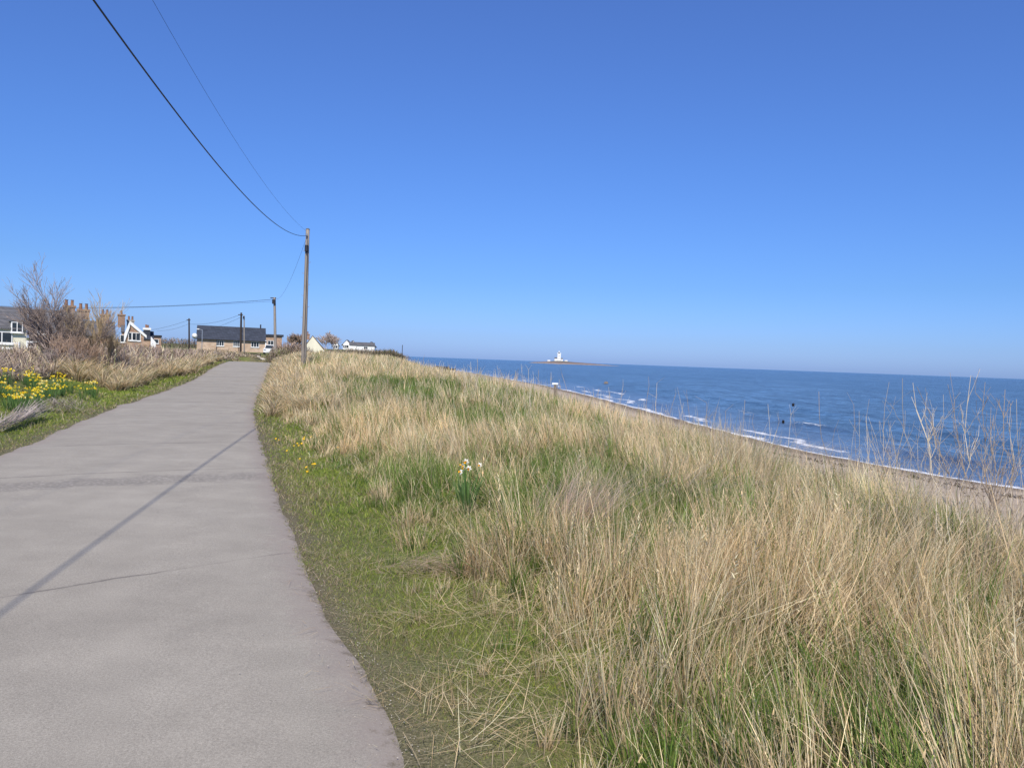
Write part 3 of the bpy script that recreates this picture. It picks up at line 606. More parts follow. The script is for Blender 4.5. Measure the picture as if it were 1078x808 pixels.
weed((1030, 735), (955, 640), 2.7, 'long bare dry stem leaning left in near grass', br=4, thick=.0025, spread=.5)
weed((1040, 545), (1046, 440), 5.4, 'short brown dead weed between the two tallest weed clusters', br=8, thick=.004, cnt=3)
weed((985, 530), (978, 455), 5.7, 'short bushy dead weed below the candelabra shaped weed', br=7, thick=.0035, cnt=4)
weed((1070, 555), (1064, 425), 5.1, 'straight pale dead weed near the right edge with short side shoots', br=8, thick=.005, cnt=2, spread=.3)
gl = 'thin straw stem standing above the seaward grass bank'
for i in range(60):
    y = rng.uniform(4.6, 26); x0 = xr(y)+rng.uniform(5.0, 7.4)
    if x0 > .68*y+.4: x0 = rng.uniform(.4, .68)*y
    hgt = rng.uniform(.75, 1.15); z0 = float(H(x0, y)); q = y; 
    t = Pile(); lx, ly = rng.normal(0, .12, 2); k = 5; pts = [np.array([lx*(j/k)**1.5*hgt, ly*(j/k)*hgt, hgt*j/k]) for j in range(k+1)]
    rad = max(.0018, .00028*y); t.add(segs(pts[:-1], pts[1:], [rad]*k, [rad*.8]*k, np.tile(WC[i % 4], (k, 1))))
    for j in range(rng.integers(1, 5)):
        a = pts[rng.integers(3, 6)]; e = a+np.array([rng.normal(0, .06), rng.normal(0, .06), rng.uniform(.06, .16)]); t.add(segs([a], [e], [rad*.7], [rad*.4], [WC[i % 4]]))
    o = t.build('tall_straw', TWIG); o.location = (x0, y, z0); tag(o, gl, 'dead stem', 'straw stems above the seaward bank')
# pile of cut stalks on the left verge
p = Pile(); c0 = gz(0, 452, .06); c1 = gz(62, 430, .1); dd = c1-c0; n = 260
tt_ = rng.uniform(-.1, .45, n); P = c0+dd*tt_[:, None]+np.stack([rng.normal(0, .07, n), rng.normal(0, .07, n), rng.uniform(0, .14, n)], 1)
azd = math.atan2(dd[0], dd[1]); p.add(blades(P-c0, azd+rng.normal(0, .09, n), rng.uniform(.8, 1.6, n), .011, rng.uniform(1.38, 1.6, n), rng.normal(0, .08, n), pick(GREY, n)*1.05, 3, root_shade=.9, tipw=.5))
ob = thing('cut_stalk_pile', 'pile of cut dead stalks lying on the left verge by the daffodils', 'garden waste', c0)
p.build('stalks', TWIG, ob); p = Pile(); n = 900; P = dd+rng.normal(0, 1, (n, 3))*np.array([.32, .2, .07])+np.array([0, 0, .06])
p.add(blades(P, rng.uniform(0, 2*PI, n), rng.uniform(.06, .25, n), .009, rng.uniform(.6, 1.7, n), .3, pick(GREY, n)*.8, 2)); p.build('brushy_tops', TWIG, ob)
# ------------------------------------------------------------ bare trees and shrubs
def bare(name, label, loc, h, stems, depth, cols, spread=.5, r0=.05, group=None, cat='tree', minr=.006, lean=(0, 0), kids=(1, 3), nb=4):
    t = thing(name, label, cat, loc, 0, group); A = [[], [], [], []]; Bt = [[], [], [], []]
    def grow(p, d, L, r, lev):
        k = 3 if lev < depth else 2; q = p; dd = d
        tgt = A if lev < 2 else Bt
        for i in range(k):
            dd = dd+np.array([random.gauss(0, .13), random.gauss(0, .13), random.gauss(.03, .07)]); dd /= np.linalg.norm(dd); e = q+dd*L/k
            ra = max(minr, r*(1-.35*i/k)); rb = max(minr, r*(1-.35*(i+1)/k)); tgt[0].append(q); tgt[1].append(e); tgt[2].append(ra); tgt[3].append(rb); q = e
            if lev < depth and (i > 0 or lev > 0):
                for _ in range(random.randint(*kids) if i == k-1 else random.randint(1, 2)):
                    s = np.array([random.gauss(0, 1), random.gauss(0, 1), random.gauss(0, .5)]); nd = dd+s*spread; nd[2] = nd[2]*.8+.22; nd /= np.linalg.norm(nd)
                    grow(q, nd, L*random.uniform(.5, .78), r*.55, lev+1)
    for s in range(stems):
        a = random.uniform(0, 2*PI); d = np.array([math.cos(a)*spread*random.uniform(.2, 1)+lean[0], math.sin(a)*spread*random.uniform(.2, 1)+lean[1], 1.]); d /= np.linalg.norm(d)
        grow(np.array([math.cos(a)*.1*stems**.5, math.sin(a)*.1*stems**.5, 0.]), d, h*random.uniform(.3, .42), r0*random.uniform(.6, 1), 0)
    for nm, X in (('limbs', A), ('twigs', Bt)):
        if not X[0]: continue
        k = len(X[0]); pl = Pile(); c = cols[rng.integers(0, len(cols), k)]*rng.uniform(.75, 1.15, (k, 1)); pl.add(segs(X[0], X[1], X[2], X[3], c)); pl.build(nm, TWIG, t)
    return t
BT = np.array([(.34,.27,.23),(.42,.34,.29),(.27,.21,.18)]); YT = np.array([(.5,.38,.22),(.56,.44,.27),(.42,.31,.18)]); RB = np.array([(.42,.29,.2),(.48,.35,.25),(.36,.25,.18)])
def on(px, Y, py=368): q = at(px, py, Y); return (q[0], q[1], float(H(q[0], q[1])))
bare('bare_tree', 'tallest bare tree with spreading grey twigs above the cream house', on(66, 30), 3.8, 5, 4, BT, .32, .045, minr=.0045)
bare('bare_tree', 'low bare tree with wide reaching branches at far left', on(60, 31), 2.3, 4, 4, BT, .45, .035, minr=.0045, lean=(-.25, 0))
bare('bare_tree', 'small twiggy bare tree in front of the brick chimneys', on(83, 31), 3.1, 5, 4, BT, .36, .035, minr=.0045)
bare('willow_shrub', 'yellowish bare willow bush beside the chimney stacks', on(100, 31), 3.7, 10, 3, YT, .13, .025, minr=.0045, cat='shrub')
bare('willow_shrub', 'shorter ochre bush right of the tallest yellowish bush', on(107, 32), 2.1, 10, 3, YT, .22, .022, minr=.0045, cat='shrub')
bare('hedge_shrub', 'reddish brown twiggy shrub under the tallest bare tree', on(73, 29), 1.8, 8, 3, RB, .32, .022, minr=.0045, cat='shrub')
bare('hedge_shrub', 'brown shrub directly in front of the brick terrace', on(92, 29.5), 1.8, 10, 3, RB, .3, .022, minr=.0045, cat='shrub')
bare('hedge_shrub', 'grey brown shrub near the white porch', on(62, 28), 1.4, 8, 3, BT, .45, .022, minr=.0045, cat='shrub')
bare('hedge_shrub', 'low brown shrub left of the gabled house', on(122, 34), 1.2, 8, 3, RB, .5, .02, minr=.0045, cat='shrub')
bare('hedge_shrub', 'sparse leafless bush in front of the cream house', on(-4, 27), 1.2, 4, 3, BT, .6, .02, minr=.008, cat='shrub')
bare('far_bare_tree', 'rust brown leafless bush left of the tall pole foot', on(311, 170), 5.0, 10, 3, RB*.8, .6, .06, minr=.05, cat='tree')
bare('far_bare_tree', 'thin grey leafless tree right of the cream gable', on(343, 210), 6.2, 7, 3, BT*1.5, .6, .06, minr=.04, cat='tree')
bare('far_bare_tree', 'second grey leafless tree between cream gable and white houses', on(350, 215), 5.6, 6, 3, BT*1.5, .6, .06, minr=.04, cat='tree')
def bush(name, label, loc, sx, sy, sz, cnt, pal, w, group=None):
    t = thing(name, label, 'bush', loc, 0, group); p = Pile(); uu = rng.normal(0, 1, (cnt, 3)); uu /= np.linalg.norm(uu, axis=1)[:, None]; rr = rng.uniform(.2, 1, cnt)**.4
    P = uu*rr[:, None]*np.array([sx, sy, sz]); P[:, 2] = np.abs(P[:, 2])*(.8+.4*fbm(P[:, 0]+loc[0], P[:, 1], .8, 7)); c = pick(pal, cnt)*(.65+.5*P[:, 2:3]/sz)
    p.add(blades(P, rng.uniform(0, 2*PI, cnt), rng.uniform(.15, .5, cnt)*sz, w, rng.uniform(0, 1.4, cnt), rng.uniform(0, 1, cnt), c, 2)); p.build('foliage', TWIG, t); return t
DG = np.array([(.1,.11,.05),(.15,.13,.08),(.2,.15,.1)])
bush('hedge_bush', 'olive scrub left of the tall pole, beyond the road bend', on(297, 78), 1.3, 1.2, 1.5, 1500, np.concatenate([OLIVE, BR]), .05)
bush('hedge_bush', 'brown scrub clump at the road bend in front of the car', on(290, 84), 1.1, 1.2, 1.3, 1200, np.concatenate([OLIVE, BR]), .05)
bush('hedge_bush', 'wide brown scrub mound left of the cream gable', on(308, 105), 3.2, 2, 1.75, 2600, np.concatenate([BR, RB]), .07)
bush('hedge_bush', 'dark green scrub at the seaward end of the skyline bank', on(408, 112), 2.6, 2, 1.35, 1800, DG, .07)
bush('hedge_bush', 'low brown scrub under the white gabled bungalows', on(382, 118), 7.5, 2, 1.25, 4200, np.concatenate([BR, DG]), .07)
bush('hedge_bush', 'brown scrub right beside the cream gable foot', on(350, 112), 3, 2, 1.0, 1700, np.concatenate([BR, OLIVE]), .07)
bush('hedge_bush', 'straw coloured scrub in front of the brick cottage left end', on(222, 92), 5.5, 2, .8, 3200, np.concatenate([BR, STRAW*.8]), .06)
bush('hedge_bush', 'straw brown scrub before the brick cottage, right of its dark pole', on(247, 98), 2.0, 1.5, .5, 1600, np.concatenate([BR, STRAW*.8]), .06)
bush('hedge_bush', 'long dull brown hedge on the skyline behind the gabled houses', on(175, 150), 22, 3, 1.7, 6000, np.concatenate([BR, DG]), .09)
# ------------------------------------------------------------ poles and cables
def cyl_pole(name, label, base, top, r0, r1, group=None, mat=None, sub=None, near=False):
    t = thing(name, label, 'utility pole', base, 0, group); b_ = np.array(base); tp_ = np.array(top)-b_
    k = 8; MB().tube([tp_*i/k-(0 if i else np.array([0, 0, .3])) for i in range(k+1)], [r0+(r1-r0)*i/k for i in range(k+1)], 14).build('shaft', mat or M['pole'], t, True)
    return t, tp_
def hgt(px, Y): q = at(px, 380, Y); return np.array([q[0], Y, float(H(q[0], Y))])
D1 = 38.0; TOP = at(324, 241, D1); base = np.array([TOP[0]-.02, D1, float(H(TOP[0], D1))])
t, v = cyl_pole('utility_pole', 'tall weathered wooden pole rising from the grass bank, largest of the poles', base, TOP, .135, .09)
u_ = v/np.linalg.norm(v); a = TOP-base
mb = MB(); mb.tube([a-u_*.02, a+u_*.03], [.108, .06], 14); mb.build('pole_cap', M['lead'], t)
mb = MB(); mb.tube([a-u_*.32+np.array([.0, -.12, 0]), a-u_*.32+np.array([0, -.22, 0])], .02, 8); mb.tube([a-u_*.33+np.array([0, -.2, -.05]), a-u_*.33+np.array([0, -.2, .06])], [.04, .05], 10); mb.build('insulator', M['galv'], t)
mb = MB(); mb.tube([a-u_*.98+np.array([.0, -.13, -.14]), a-u_*.98+np.array([0, -.13, .16])], .09, 12); mb.tube([a-u_*.98+np.array([.0, -.13, -.14]), a-u_*.98+np.array([0.03, -.13, -.3])], .03, 8); mb.build('junction_box', M['darkframe'], t)
mb = MB()
for k in range(7):
    zz = a-u_*(1.1+.55*k); s = 1 if k % 2 else -1; mb.tube([zz, zz+np.array([s*.19, 0, 0]), zz+np.array([s*.2, 0, .03])], .011, 6)
mb.build('climbing_steps', M['galv'], t)
MB().tube([a-u_*1.1+np.array([.05, -.128, 0]), np.array([.05, -.155, .3])], .014, 6).build('cable_conduit', M['darkframe'], t)
def cable(name, label, pts, r):
    o = MB().tube([np.array(p) for p in pts], r, 8).build(name, M['cable'], None, True); return tag(o, label, 'cable')
phi = math.radians(-11); c1, c2 = 3.36e-3, -.16875; A = at(323, 248, D1)
zc = lambda s: A[2]+c2*s+c1*s*s
cable('power_cable', 'thick black cable sagging overhead to the tall wooden pole', [(A[0]-math.tan(phi)*s, A[1]-s, zc(s)) for s in np.linspace(0, 52, 60)], .0115)
pt2 = [(162,0),(180,35),(208,86),(240,136),(265,172),(290,209)]; A2 = at(322, 243, D1); phi2 = math.radians(-8); nn = np.array([math.cos(phi2), -math.sin(phi2), 0]); ob_ = [(0, A2[2])]*4
for q in pt2:
    d = ray(*q); o = np.array([0, 0, CH]); s = ((A2-o)@nn)/(d@nn); Pq = o+d*s; ob_.append((A2[1]-Pq[1], Pq[2]))
ob_ = np.array(ob_); cf = np.polyfit(ob_[:, 0], ob_[:, 1], 2)
cable('telephone_wire', 'thin overhead wire right of the thick cable', [(A2[0]-math.tan(phi2)*s, A2[1]-s, np.polyval(cf, s)) for s in np.linspace(0, 52, 60)], .0036)
# second pole at the bend, and the dark pair by the cottage
D2 = 88.0; T2 = at(289, 313, D2); b2 = hgt(290, D2); t, v = cyl_pole('utility_pole', 'grey wooden pole beyond the road bend, just left of the tall pole', b2, T2, .17, .13)
a2 = T2-b2; mb = MB(); mb.tube([a2+np.array([0, -.18, -.75]), a2+np.array([0, -.18, -.25])], .2, 10); mb.build('junction_box', M['darkframe'], t)
mb = MB(); mb.box(a2[0]-.45, a2[0]+.2, -.1, -.02, a2[2]-.12, a2[2]-.02); mb.build('crossarm', M['darktimber'], t)
D3 = 104.0; T3 = at(254, 329, D3); b3 = hgt(253, D3); t, v = cyl_pole('utility_pole', 'dark creosoted pole standing before the brick cottage', b3, T3, .15, .12, mat=M['darktimber'])
a3 = T3-b3; MB().box(-.35+a3[0], .3+a3[0], -.2, -.12, a3[2]-.35, a3[2]-.25).build('crossarm', M['darktimber'], t)
D4 = 112.0; T4 = at(257, 332, D4); t, v = cyl_pole('utility_pole', 'pale thin pole right of the dark pole before the brick cottage', hgt(257, D4), T4, .1, .08)
MB().tube([v+np.array([0, -.12, -.5]), v+np.array([0, -.12, -.1])], .13, 8).build('junction_box', M['darkframe'], t)
D5 = 120.0; T5 = at(199, 335, D5); t, v = cyl_pole('utility_pole', 'dark pole left of the brick cottage roof', hgt(199, D5), T5, .14, .11, mat=M['darktimber'])
MB().box(v[0]-.3, v[0]+.3, -.2, -.12, v[2]-.3, v[2]-.2).build('crossarm', M['darktimber'], t)
def sag(p, q, s, k=24): return [np.array(p)+(np.array(q)-np.array(p))*i/k-np.array([0, 0, s*4*(i/k)*(1-i/k)]) for i in range(k+1)]
cable('telephone_wire', 'faint wire dropping from the tall pole to the pole beyond the bend', sag(at(322, 252, D1), at(289, 314, D2), 1.0), .006)
cable('power_cable', 'dark cable running left from the pole beyond the bend', sag(at(288, 315, D2), at(-60, 319, 96), .75), .022)
cable('telephone_wire', 'thin wire just below the dark cable running left', sag(at(288, 317, D2), at(-60, 324, 99), .45), .012)
cable('telephone_wire', 'wire from the dark pole down to the left dark pole', sag(at(253, 331, D3), at(199, 341, D5), .45), .016)
cable('telephone_wire', 'lower wire from the dark pole towards the cottage eaves', sag(at(253, 334, D3), at(207, 349, 128), .3), .014)
cable('telephone_wire', 'wire from the left dark pole towards the gabled house', sag(at(198, 337, D5), at(125, 350, 118), .5), .016)
cable('telephone_wire', 'lowest wire from the left dark pole to the dark dormer', sag(at(198, 341, D5), at(165, 348, 118), .3), .014)
# ------------------------------------------------------------ buildings
def window(par, x, y, z, w, h, bars=1, name='window', frame=None):     # on a wall facing -y
    f = MB(); t_ = .07*max(.8, h)
    f.box(x-w/2, x+w/2, y-.06, y-.003, z-h/2, z-h/2+t_); f.box(x-w/2, x+w/2, y-.06, y-.003, z+h/2-t_, z+h/2)
    for s in (0, 1): f.box(x-w/2 if s == 0 else x+w/2-t_, x-w/2+t_ if s == 0 else x+w/2, y-.06, y-.003, z-h/2+t_, z+h/2-t_)
    for k in range(1, bars+1): xx = x-w/2+w*k/(bars+1); f.box(xx-t_/2, xx+t_/2, y-.06, y-.003, z-h/2+t_, z+h/2-t_)
    o = f.build(name, frame or M['white'], par)
    MB().box(x-w/2+t_, x+w/2-t_, y-.02, y-.002, z-h/2+t_, z+h/2-t_).build('pane', M['glass'], o)
    MB().box(x-w/2-.06, x+w/2+.06, y-.12, y-.004, z-h/2-.08, z-h/2).build('sill', M['white'], o); return o
def chimney(par, x, y, z0, w, d, h, pots=2, mat=None):
    c = MB(); c.box(x-w/2, x+w/2, y-d/2, y+d/2, z0, z0+h-.18); c.box(x-w/2-.07, x+w/2+.07, y-d/2-.07, y+d/2+.07, z0+h-.18, z0+h); o = c.build('chimney', mat or M['chim'], par)
    for k in range(pots):
        xx = x+(k-(pots-1)/2)*w/max(1, pots); MB().tube([(xx, y, z0+h), (xx, y, z0+h+.42), (xx, y, z0+h+.47)], [.13, .105, .14], 10).build('chimney_pot', M['pot'], o)
    return o
def th_(px, Y): return math.atan2(-(px-539)/FP, 1.)
def rp(px, py, dy, org, th):               # photo pixel -> local x, z on the plane local y = dy of a thing at org turned by th
    o = np.array([0, 0, CH])-np.array(org); d = ray(px, py); c, s_ = math.cos(th), math.sin(th)
    ol = np.array([c*o[0]+s_*o[1], -s_*o[0]+c*o[1], o[2]]); dl = np.array([c*d[0]+s_*d[1], -s_*d[0]+c*d[1], d[2]]); q = ol+dl*((dy-ol[1])/dl[1]); return q[0], q[2]
def gable_house(name, label, loc, rz, w, d, eave, ridge, wallm, roofm, along='x', over=.25, cat='house', th=.12):
    """w along local x, d along local y; ridge runs along x (or y)"""
    t = thing(name, label, cat, loc, rz)
    if along == 'x':
        MB().prismx([(0, -.6), (d, -.6), (d, eave), (d/2, ridge), (0, eave)], -w/2, w/2).build('wall', wallm, t)
        r = MB(); s = (ridge-eave)/(d/2); o = over
        r.prismx([(-o, eave-s*o+.02), (d/2, ridge+.02), (d+o, eave-s*o+.02), (d+o, eave-s*o+.02+th), (d/2, ridge+.02+th), (-o, eave-s*o+.02+th)], -w/2-.12, w/2+.12); r.build('roof', roofm, t)
    else:
        MB().prism([(-w/2, -.6), (w/2, -.6), (w/2, eave), (0, ridge), (-w/2, eave)], 0, d).build('wall', wallm, t)
        s = (ridge-eave)/(w/2); o = over
        r = MB(); r.prism([(-w/2-o, eave-s*o+.02), (-w/2-o, eave-s*o+.02+th), (0, ridge+.02+th), (w/2+o, eave-s*o+.02+th), (w/2+o, eave-s*o+.02), (0, ridge+.02)], -.15, d+.15); r.build('roof', roofm, t)
    return t
# long low brick cottage
Y = 130.0; q = at(243.5, 370, Y); gz0 = float(H(q[0], Y)); org = (q[0], Y, gz0); th0 = th_(243.5, Y)
w = 2*rp(279, 370, 0, org, th0)[0]; ev = rp(243.5, 357, 0, org, th0)[1]; rd = rp(243.5, 344.6, 2.6, org, th0)[1]
t = gable_house('brick_cottage', 'long low brick and stone cottage with dark slate roof at the road end', org, th0, w, 5.2, ev, rd, M['rubble'], M['slate'], 'x', .3)
k = w/71.0
for px, ww, bars in ((232, 7.5, 2), (249.3, 8.5, 3), (268.2, 8.5, 2)): window(t, (px-243.5)*k, 0, ev-.62-.12, ww*k, .95, bars, frame=M['white'])
MB().box(-w/2-.2, w/2+.2, -.42, -.32, ev-.22, ev-.1).build('gutter', M['darkframe'], t)
MB().box(w/2-.02, w/2+.2, -.25, .15, -.3, ev+.05).build('gable_edge', M['white'], t)
MB().tube([(w/2-.75, 2.6, rd), (w/2-.75, 2.6, rd+.75)], .11, 8).build('flue', M['darkframe'], t)
for bx in (-w/2+3.1, -w/2+6.6): MB().tube([(bx, -.06, 0), (bx, -.06, ev-.15)], .05, 6).build('downpipe', M['darkframe'], t)
# dark flat building right of it
Y = 150.; q = at(288.5, 352, Y); g = float(H(q[0], Y)); org = (q[0], Y, g); th0 = th_(288.5, Y); hw, hgt_ = rp(297, 352.3, 0, org, th0)
t = thing('low_outbuilding', 'low brown outbuilding with dark flat roof right of the brick cottage', 'building', org, th0)
MB().box(-hw, hw, 0, 5, -.5, hgt_-.35).build('wall', M['brick'], t); MB().box(-hw-.3, hw+.3, -.3, 5.3, hgt_-.35, hgt_).build('roof', M['slate'], t); window(t, -.6, 0, hgt_*.5, 1.1, .9, 1)
# cream gable right of pole
Y = 140.; q = at(329, 360, Y); g = float(H(q[0], Y)); org = (q[0], Y, g); th0 = th_(329, Y)
t = thing('cream_gable_house', 'cream rendered gable end with stone coping right of the tall pole', 'house', org, th0)
R_ = rp(329, 354, 0, org, th0)[1]; hw, E_ = rp(341, 368.5, 0, org, th0)
MB().prism([(-hw*.8, -.5), (hw, -.5), (hw, E_), (0, R_), (-hw*.8, E_)], 0, 7).build('wall', M['cream'], t)
MB().prism([(-hw*.8-.2, E_-.1), (-hw*.8-.2, E_+.1), (0, R_+.22), (hw+.2, E_+.1), (hw+.2, E_-.1), (0, R_+.02)], .1, 7.2).build('roof', M['tile'], t)
chimney(t, -.9, 3.5, R_-.6, .7, .7, 1.1, 1)
# white gabled bungalows
for px, py, Y, wpx, lab in ((365, 357.8, 250, 10, 'largest white gabled bungalow on the skyline bank'), (372, 358.5, 262, 8, 'white gabled bungalow tucked behind the largest one'), (353.5, 359, 255, 7, 'small white gabled bungalow nearest the grey bare trees'), (390.5, 362, 245, 9, 'white gabled bungalow at the seaward end of the row')):
    ap = at(px, py, Y); g = float(H(ap[0], Y)); ww = wpx/FP*Y*.75
    t = gable_house('gabled_bungalow', lab, (ap[0], Y, g), th_(px, Y)+random.uniform(-.1, .1), ww, 8, max(1.6, ap[2]-g-1.3), max(2.8, ap[2]-g), M['white'], M['slate2'], 'y', .5)
    window(t, 0, 0, max(1.6, ap[2]-g-1.3)*.55, 1.4, 1.0, 1); window(t, -ww*.32, 0, max(1.6, ap[2]-g-1.3)*.55, .8, 1.0, 1)
for i, (px, Y) in enumerate(((385, 240), (377, 246))):
    q = at(px, 365, Y); g = float(H(q[0], Y)); t = gable_house('long_bungalow', ['long bungalow with grey roof between the white gables and the seaward one', 'low grey roofed bungalow beside the largest white gable'][i], (q[0], Y, g), th_(px, Y), 5.5, 5, 1.6, 2.5, M['white'], M['slate2'], 'x'); window(t, 0, 0, .9, 1.2, .8, 1)
# cream dormer house far left
def site(px, Y): q = at(px, 360, Y); g = float(H(q[0], Y)); return (q[0], Y, g), th_(px, Y)
org, th0 = site(-6, 56.); P_ = lambda px, py, dy=0.: rp(px, py, dy, org, th0)
w = 2*P_(28, 350)[0]; evz = P_(0, 345)[1]; rz_ = P_(20, 325.5, 3)[1]
t = gable_house('dormer_house', 'cream house with grey slate roof and white framed dormer at far left', org, th0, w, 6, evz, rz_, M['cream'], M['slate2'], 'x', .2)
x0, zt = P_(11.5, 338, -.15); x1, zb = P_(24.5, 350.5, -.15)
MB().box(x0, x1, -.15, 2.2, zb, zt).build('dormer', M['white'], t); window(t, (x0+x1)/2, -.15, (zb+zt)/2, (x1-x0)*.92, (zt-zb)*.92, 1)
MB().box(x0-.12, x1+.12, -.25, 2.3, zt+.005, zt+.08).build('dormer_roof', M['lead'], t)
window(t, P_(2, 355)[0], 0, 1.1, 1.3, .9, 1)
# second house with brown roof & white porch frame
org, th0 = site(57, 60.); w = 2*P_(83, 350)[0]; evz = P_(57, 352)[1]; rz_ = P_(57, 328, 3)[1]
t = gable_house('slate_roofed_house', 'old slate roofed house half hidden behind the bare trees', org, th0, w, 6, evz, rz_, M['brick'], M['slate2'], 'x', .2)
x0, zt = P_(39.5, 340.5, -.3); x1, zb = P_(51.5, 352, -.3)
MB().box(x0+.05, x1-.05, -.3, 2., zb+.02, zt-.02).build('dormer', M['tile'], t); window(t, (x0+x1)/2, -.3, (zb+zt)/2, x1-x0, zt-zb, 0)
for px, py in ((73, 317), (88, 321)): cx_, cz_ = P_(px, py, 3.2); chimney(t, cx_, 3.2, rz_-.5, .85, .7, cz_-rz_+.15, 2)
# brick terrace with chimney
org, th0 = site(99, 74.); w = 2*P_(120, 350)[0]; evz = P_(99, 353)[1]; rz_ = P_(99, 339, 3)[1]
t = gable_house('brick_terrace', 'brick terrace with tall chimney partly hidden by ochre bushes', org, th0, w, 6, evz, rz_, M['brick'], M['slate2'], 'x', .2)
cx_, cz_ = P_(110.5, 327, 3); chimney(t, cx_, 3, rz_-.6, .8, .8, cz_-rz_+.25, 2)
# gabled brick house with white bargeboards
org, th0 = site(136.5, 92.); sc = P_(137.5, 352)[0]
t = thing('gabled_brick_house', 'brick house with white bargeboards and two chimney stacks', 'house', org, th0)
R_ = P_(136.5, 340)[1]; hw, E_ = P_(151.5, 353); lw, El = P_(132.8, 352); lw = -lw
MB().prism([(-lw, -.5), (hw, -.5), (hw, E_), (0, R_), (-lw, El)], 0, 6).build('wall', M['brick'], t)
MB().prism([(-lw-.1, El), (-lw-.1, El+.12), (0, R_+.2), (hw+.25, E_-.05), (hw+.25, E_-.2), (0, R_+.03)], .03, 6.2).build('roof', M['slate'], t)
MB().prism([(0, R_-.16), (0, R_+.28), (hw+.3, E_+.02), (hw+.3, E_-.32)], -.2, -.02).build('bargeboard', M['white'], t)
MB().prism([(-.02, R_-.5), (-.02, R_+.3), (-lw-.2, El+.1), (-lw-.2, El-1.1)], -.21, -.025).build('bargeboard', M['white'], t)
MB().prism([(-10.5*sc, -.5), (-lw-.01, -.5), (-lw-.01, El+.3), (-10.5*sc, El+.3)], .8, 6).build('side_wall', M['brick'], t)
MB().prismx([(.6, El+.31), (3.4, El+1.5), (6.2, El+.31)], -11.5*sc, -lw-.2).build('side_roof', M['slate2'], t)
window(t, -7*sc, .8, El-.5, .9, .9, 1); window(t, 3.2*sc, 0, El-.2, .9, 1.0, 1); window(t, 8*sc, 0, E_-.2, 1.0, 1.0, 1)
for px, py, dy, z0, mt_, n_ in ((128, 329, 3, El+.9, M['chim'], 1), (137.5, 335, 4.2, R_-.7, M['stone'], 2)): cx_, cz_ = P_(px, py, dy); chimney(t, cx_, dy, z0, .8, .7, cz_-z0-.2, n_, mt_)
# dark dormered house right
org, th0 = site(156, 105.); t = gable_house('slate_dormer_house', 'dark slate house with white topped chimney left of the skyline poles', org, th0, 2*P_(161, 355)[0], 6, P_(156, 357)[1], P_(156, 349.5, 3)[1], M['brick'], M['slate'], 'x', .2)
x0, z1 = P_(151.2, 347, 1); x1, z0 = P_(158, 355, 1)
MB().box(x0, x1, .6, 3, z0, z1).build('dormer', M['slate'], t); MB().box(x0-.1, x1+.1, .5, 3.1, z1, z1+.28).build('dormer_roof', M['white'], t)
MB().tube([(x0+.3, 1.5, z1+.28), (x0+.3, 1.5, z1+.75)], .12, 8).build('chimney_pot', M['pot'], t); MB().tube([(x1-.3, 1.5, z1+.28), (x1-.3, 1.5, z1+.7)], .12, 8).build('chimney_pot', M['pot'], t)
x0, z1 = P_(158.8, 354, -.5); x1, z0 = P_(164, 360, -.5)
MB().prism([(x0, -.4), (x1, -.4), (x1, z0), (x0, z1)], -.8, -.05).build('porch', M['white'], t)
org, th0 = site(164, 118.); t = thing('flat_roofed_extension', 'small dark flat roofed block right of the slate dormer house', 'building', org, th0); zz = P_(164, 353)[1]
MB().box(-.75, .75, 0, 4, -.5, zz-.25).build('wall', M['brick'], t); MB().box(-.85, .85, -.15, 4.1, zz-.25, zz+.05).build('roof', M['darkframe'], t); window(t, 0, 0, zz-.9, .8, .7, 0)
# white picket/rail fences
def railfence(label, pxs, pytop, Y, hh, mat, rails=2, step=1.3, name='rail_fence'):
    a = at(pxs[0], pytop, Y); b_ = at(pxs[1], pytop+(pxs[1]-pxs[0])*.037, Y); t = thing(name, label, 'fence', (a[0], Y, a[2]-hh)); L = b_[0]-a[0]; n = max(2, int(round(L/step))+1)
    for i in range(n):
        x = L*i/(n-1); z = float(H(a[0]+x, Y))-(a[2]-hh)-.2; MB().box(x-.05, x+.05, -.05, .05, z, hh+.05).build('post', mat, t)
    for k in range(rails): z = hh*(1-.42*k); MB().box(0, L, -.075, -.052, z-.09, z).build('rail', mat, t)
    return t
railfence('white painted rail fence before the cream house', (-12, 20), 359.5, 46, .75, M['white'])
railfence('second white rail fence, right of the one before the cream house', (29, 52), 358.8, 47, .75, M['white'])
railfence('dark timber rail fence at the end of the road', (257, 274), 371.6, 94, .6, M['darktimber'], 2, 1.1)
# satellite dish post, lamp
Y = 122; q = at(213, 347, Y); g = float(H(q[0], Y)); t = thing('street_lamp', 'small pale street lamp at the left end of the brick cottage', 'street lamp', (q[0], Y, g)); z = q[2]-g
MB().tube([(0, 0, -.1), (0, 0, z)], .06, 8).build('post', M['galv'], t); MB().tube([(0, 0, z-.05), (-.5, 0, z+.1)], .05, 6).build('arm', M['galv'], t); MB().box(-.85, -.45, -.1, .1, z+.03, z+.16).build('lamp_head', M['white'], t)
Y = 121; q = at(205.3, 353.5, Y); g = float(H(q[0], Y)); t = thing('satellite_dish', 'white satellite dish on a post left of the brick cottage', 'satellite dish', (q[0], Y, g)); z = q[2]-g
MB().tube([(0, 0, -.1), (0, 0, z)], .045, 6).build('post', M['darkframe'], t); MB().tube([(0, -.02, z), (0, -.1, z), (0, -.18, z), (0, -.2, z)], [.1, .3, .42, .43], 16).build('dish', M['white'], t, True)
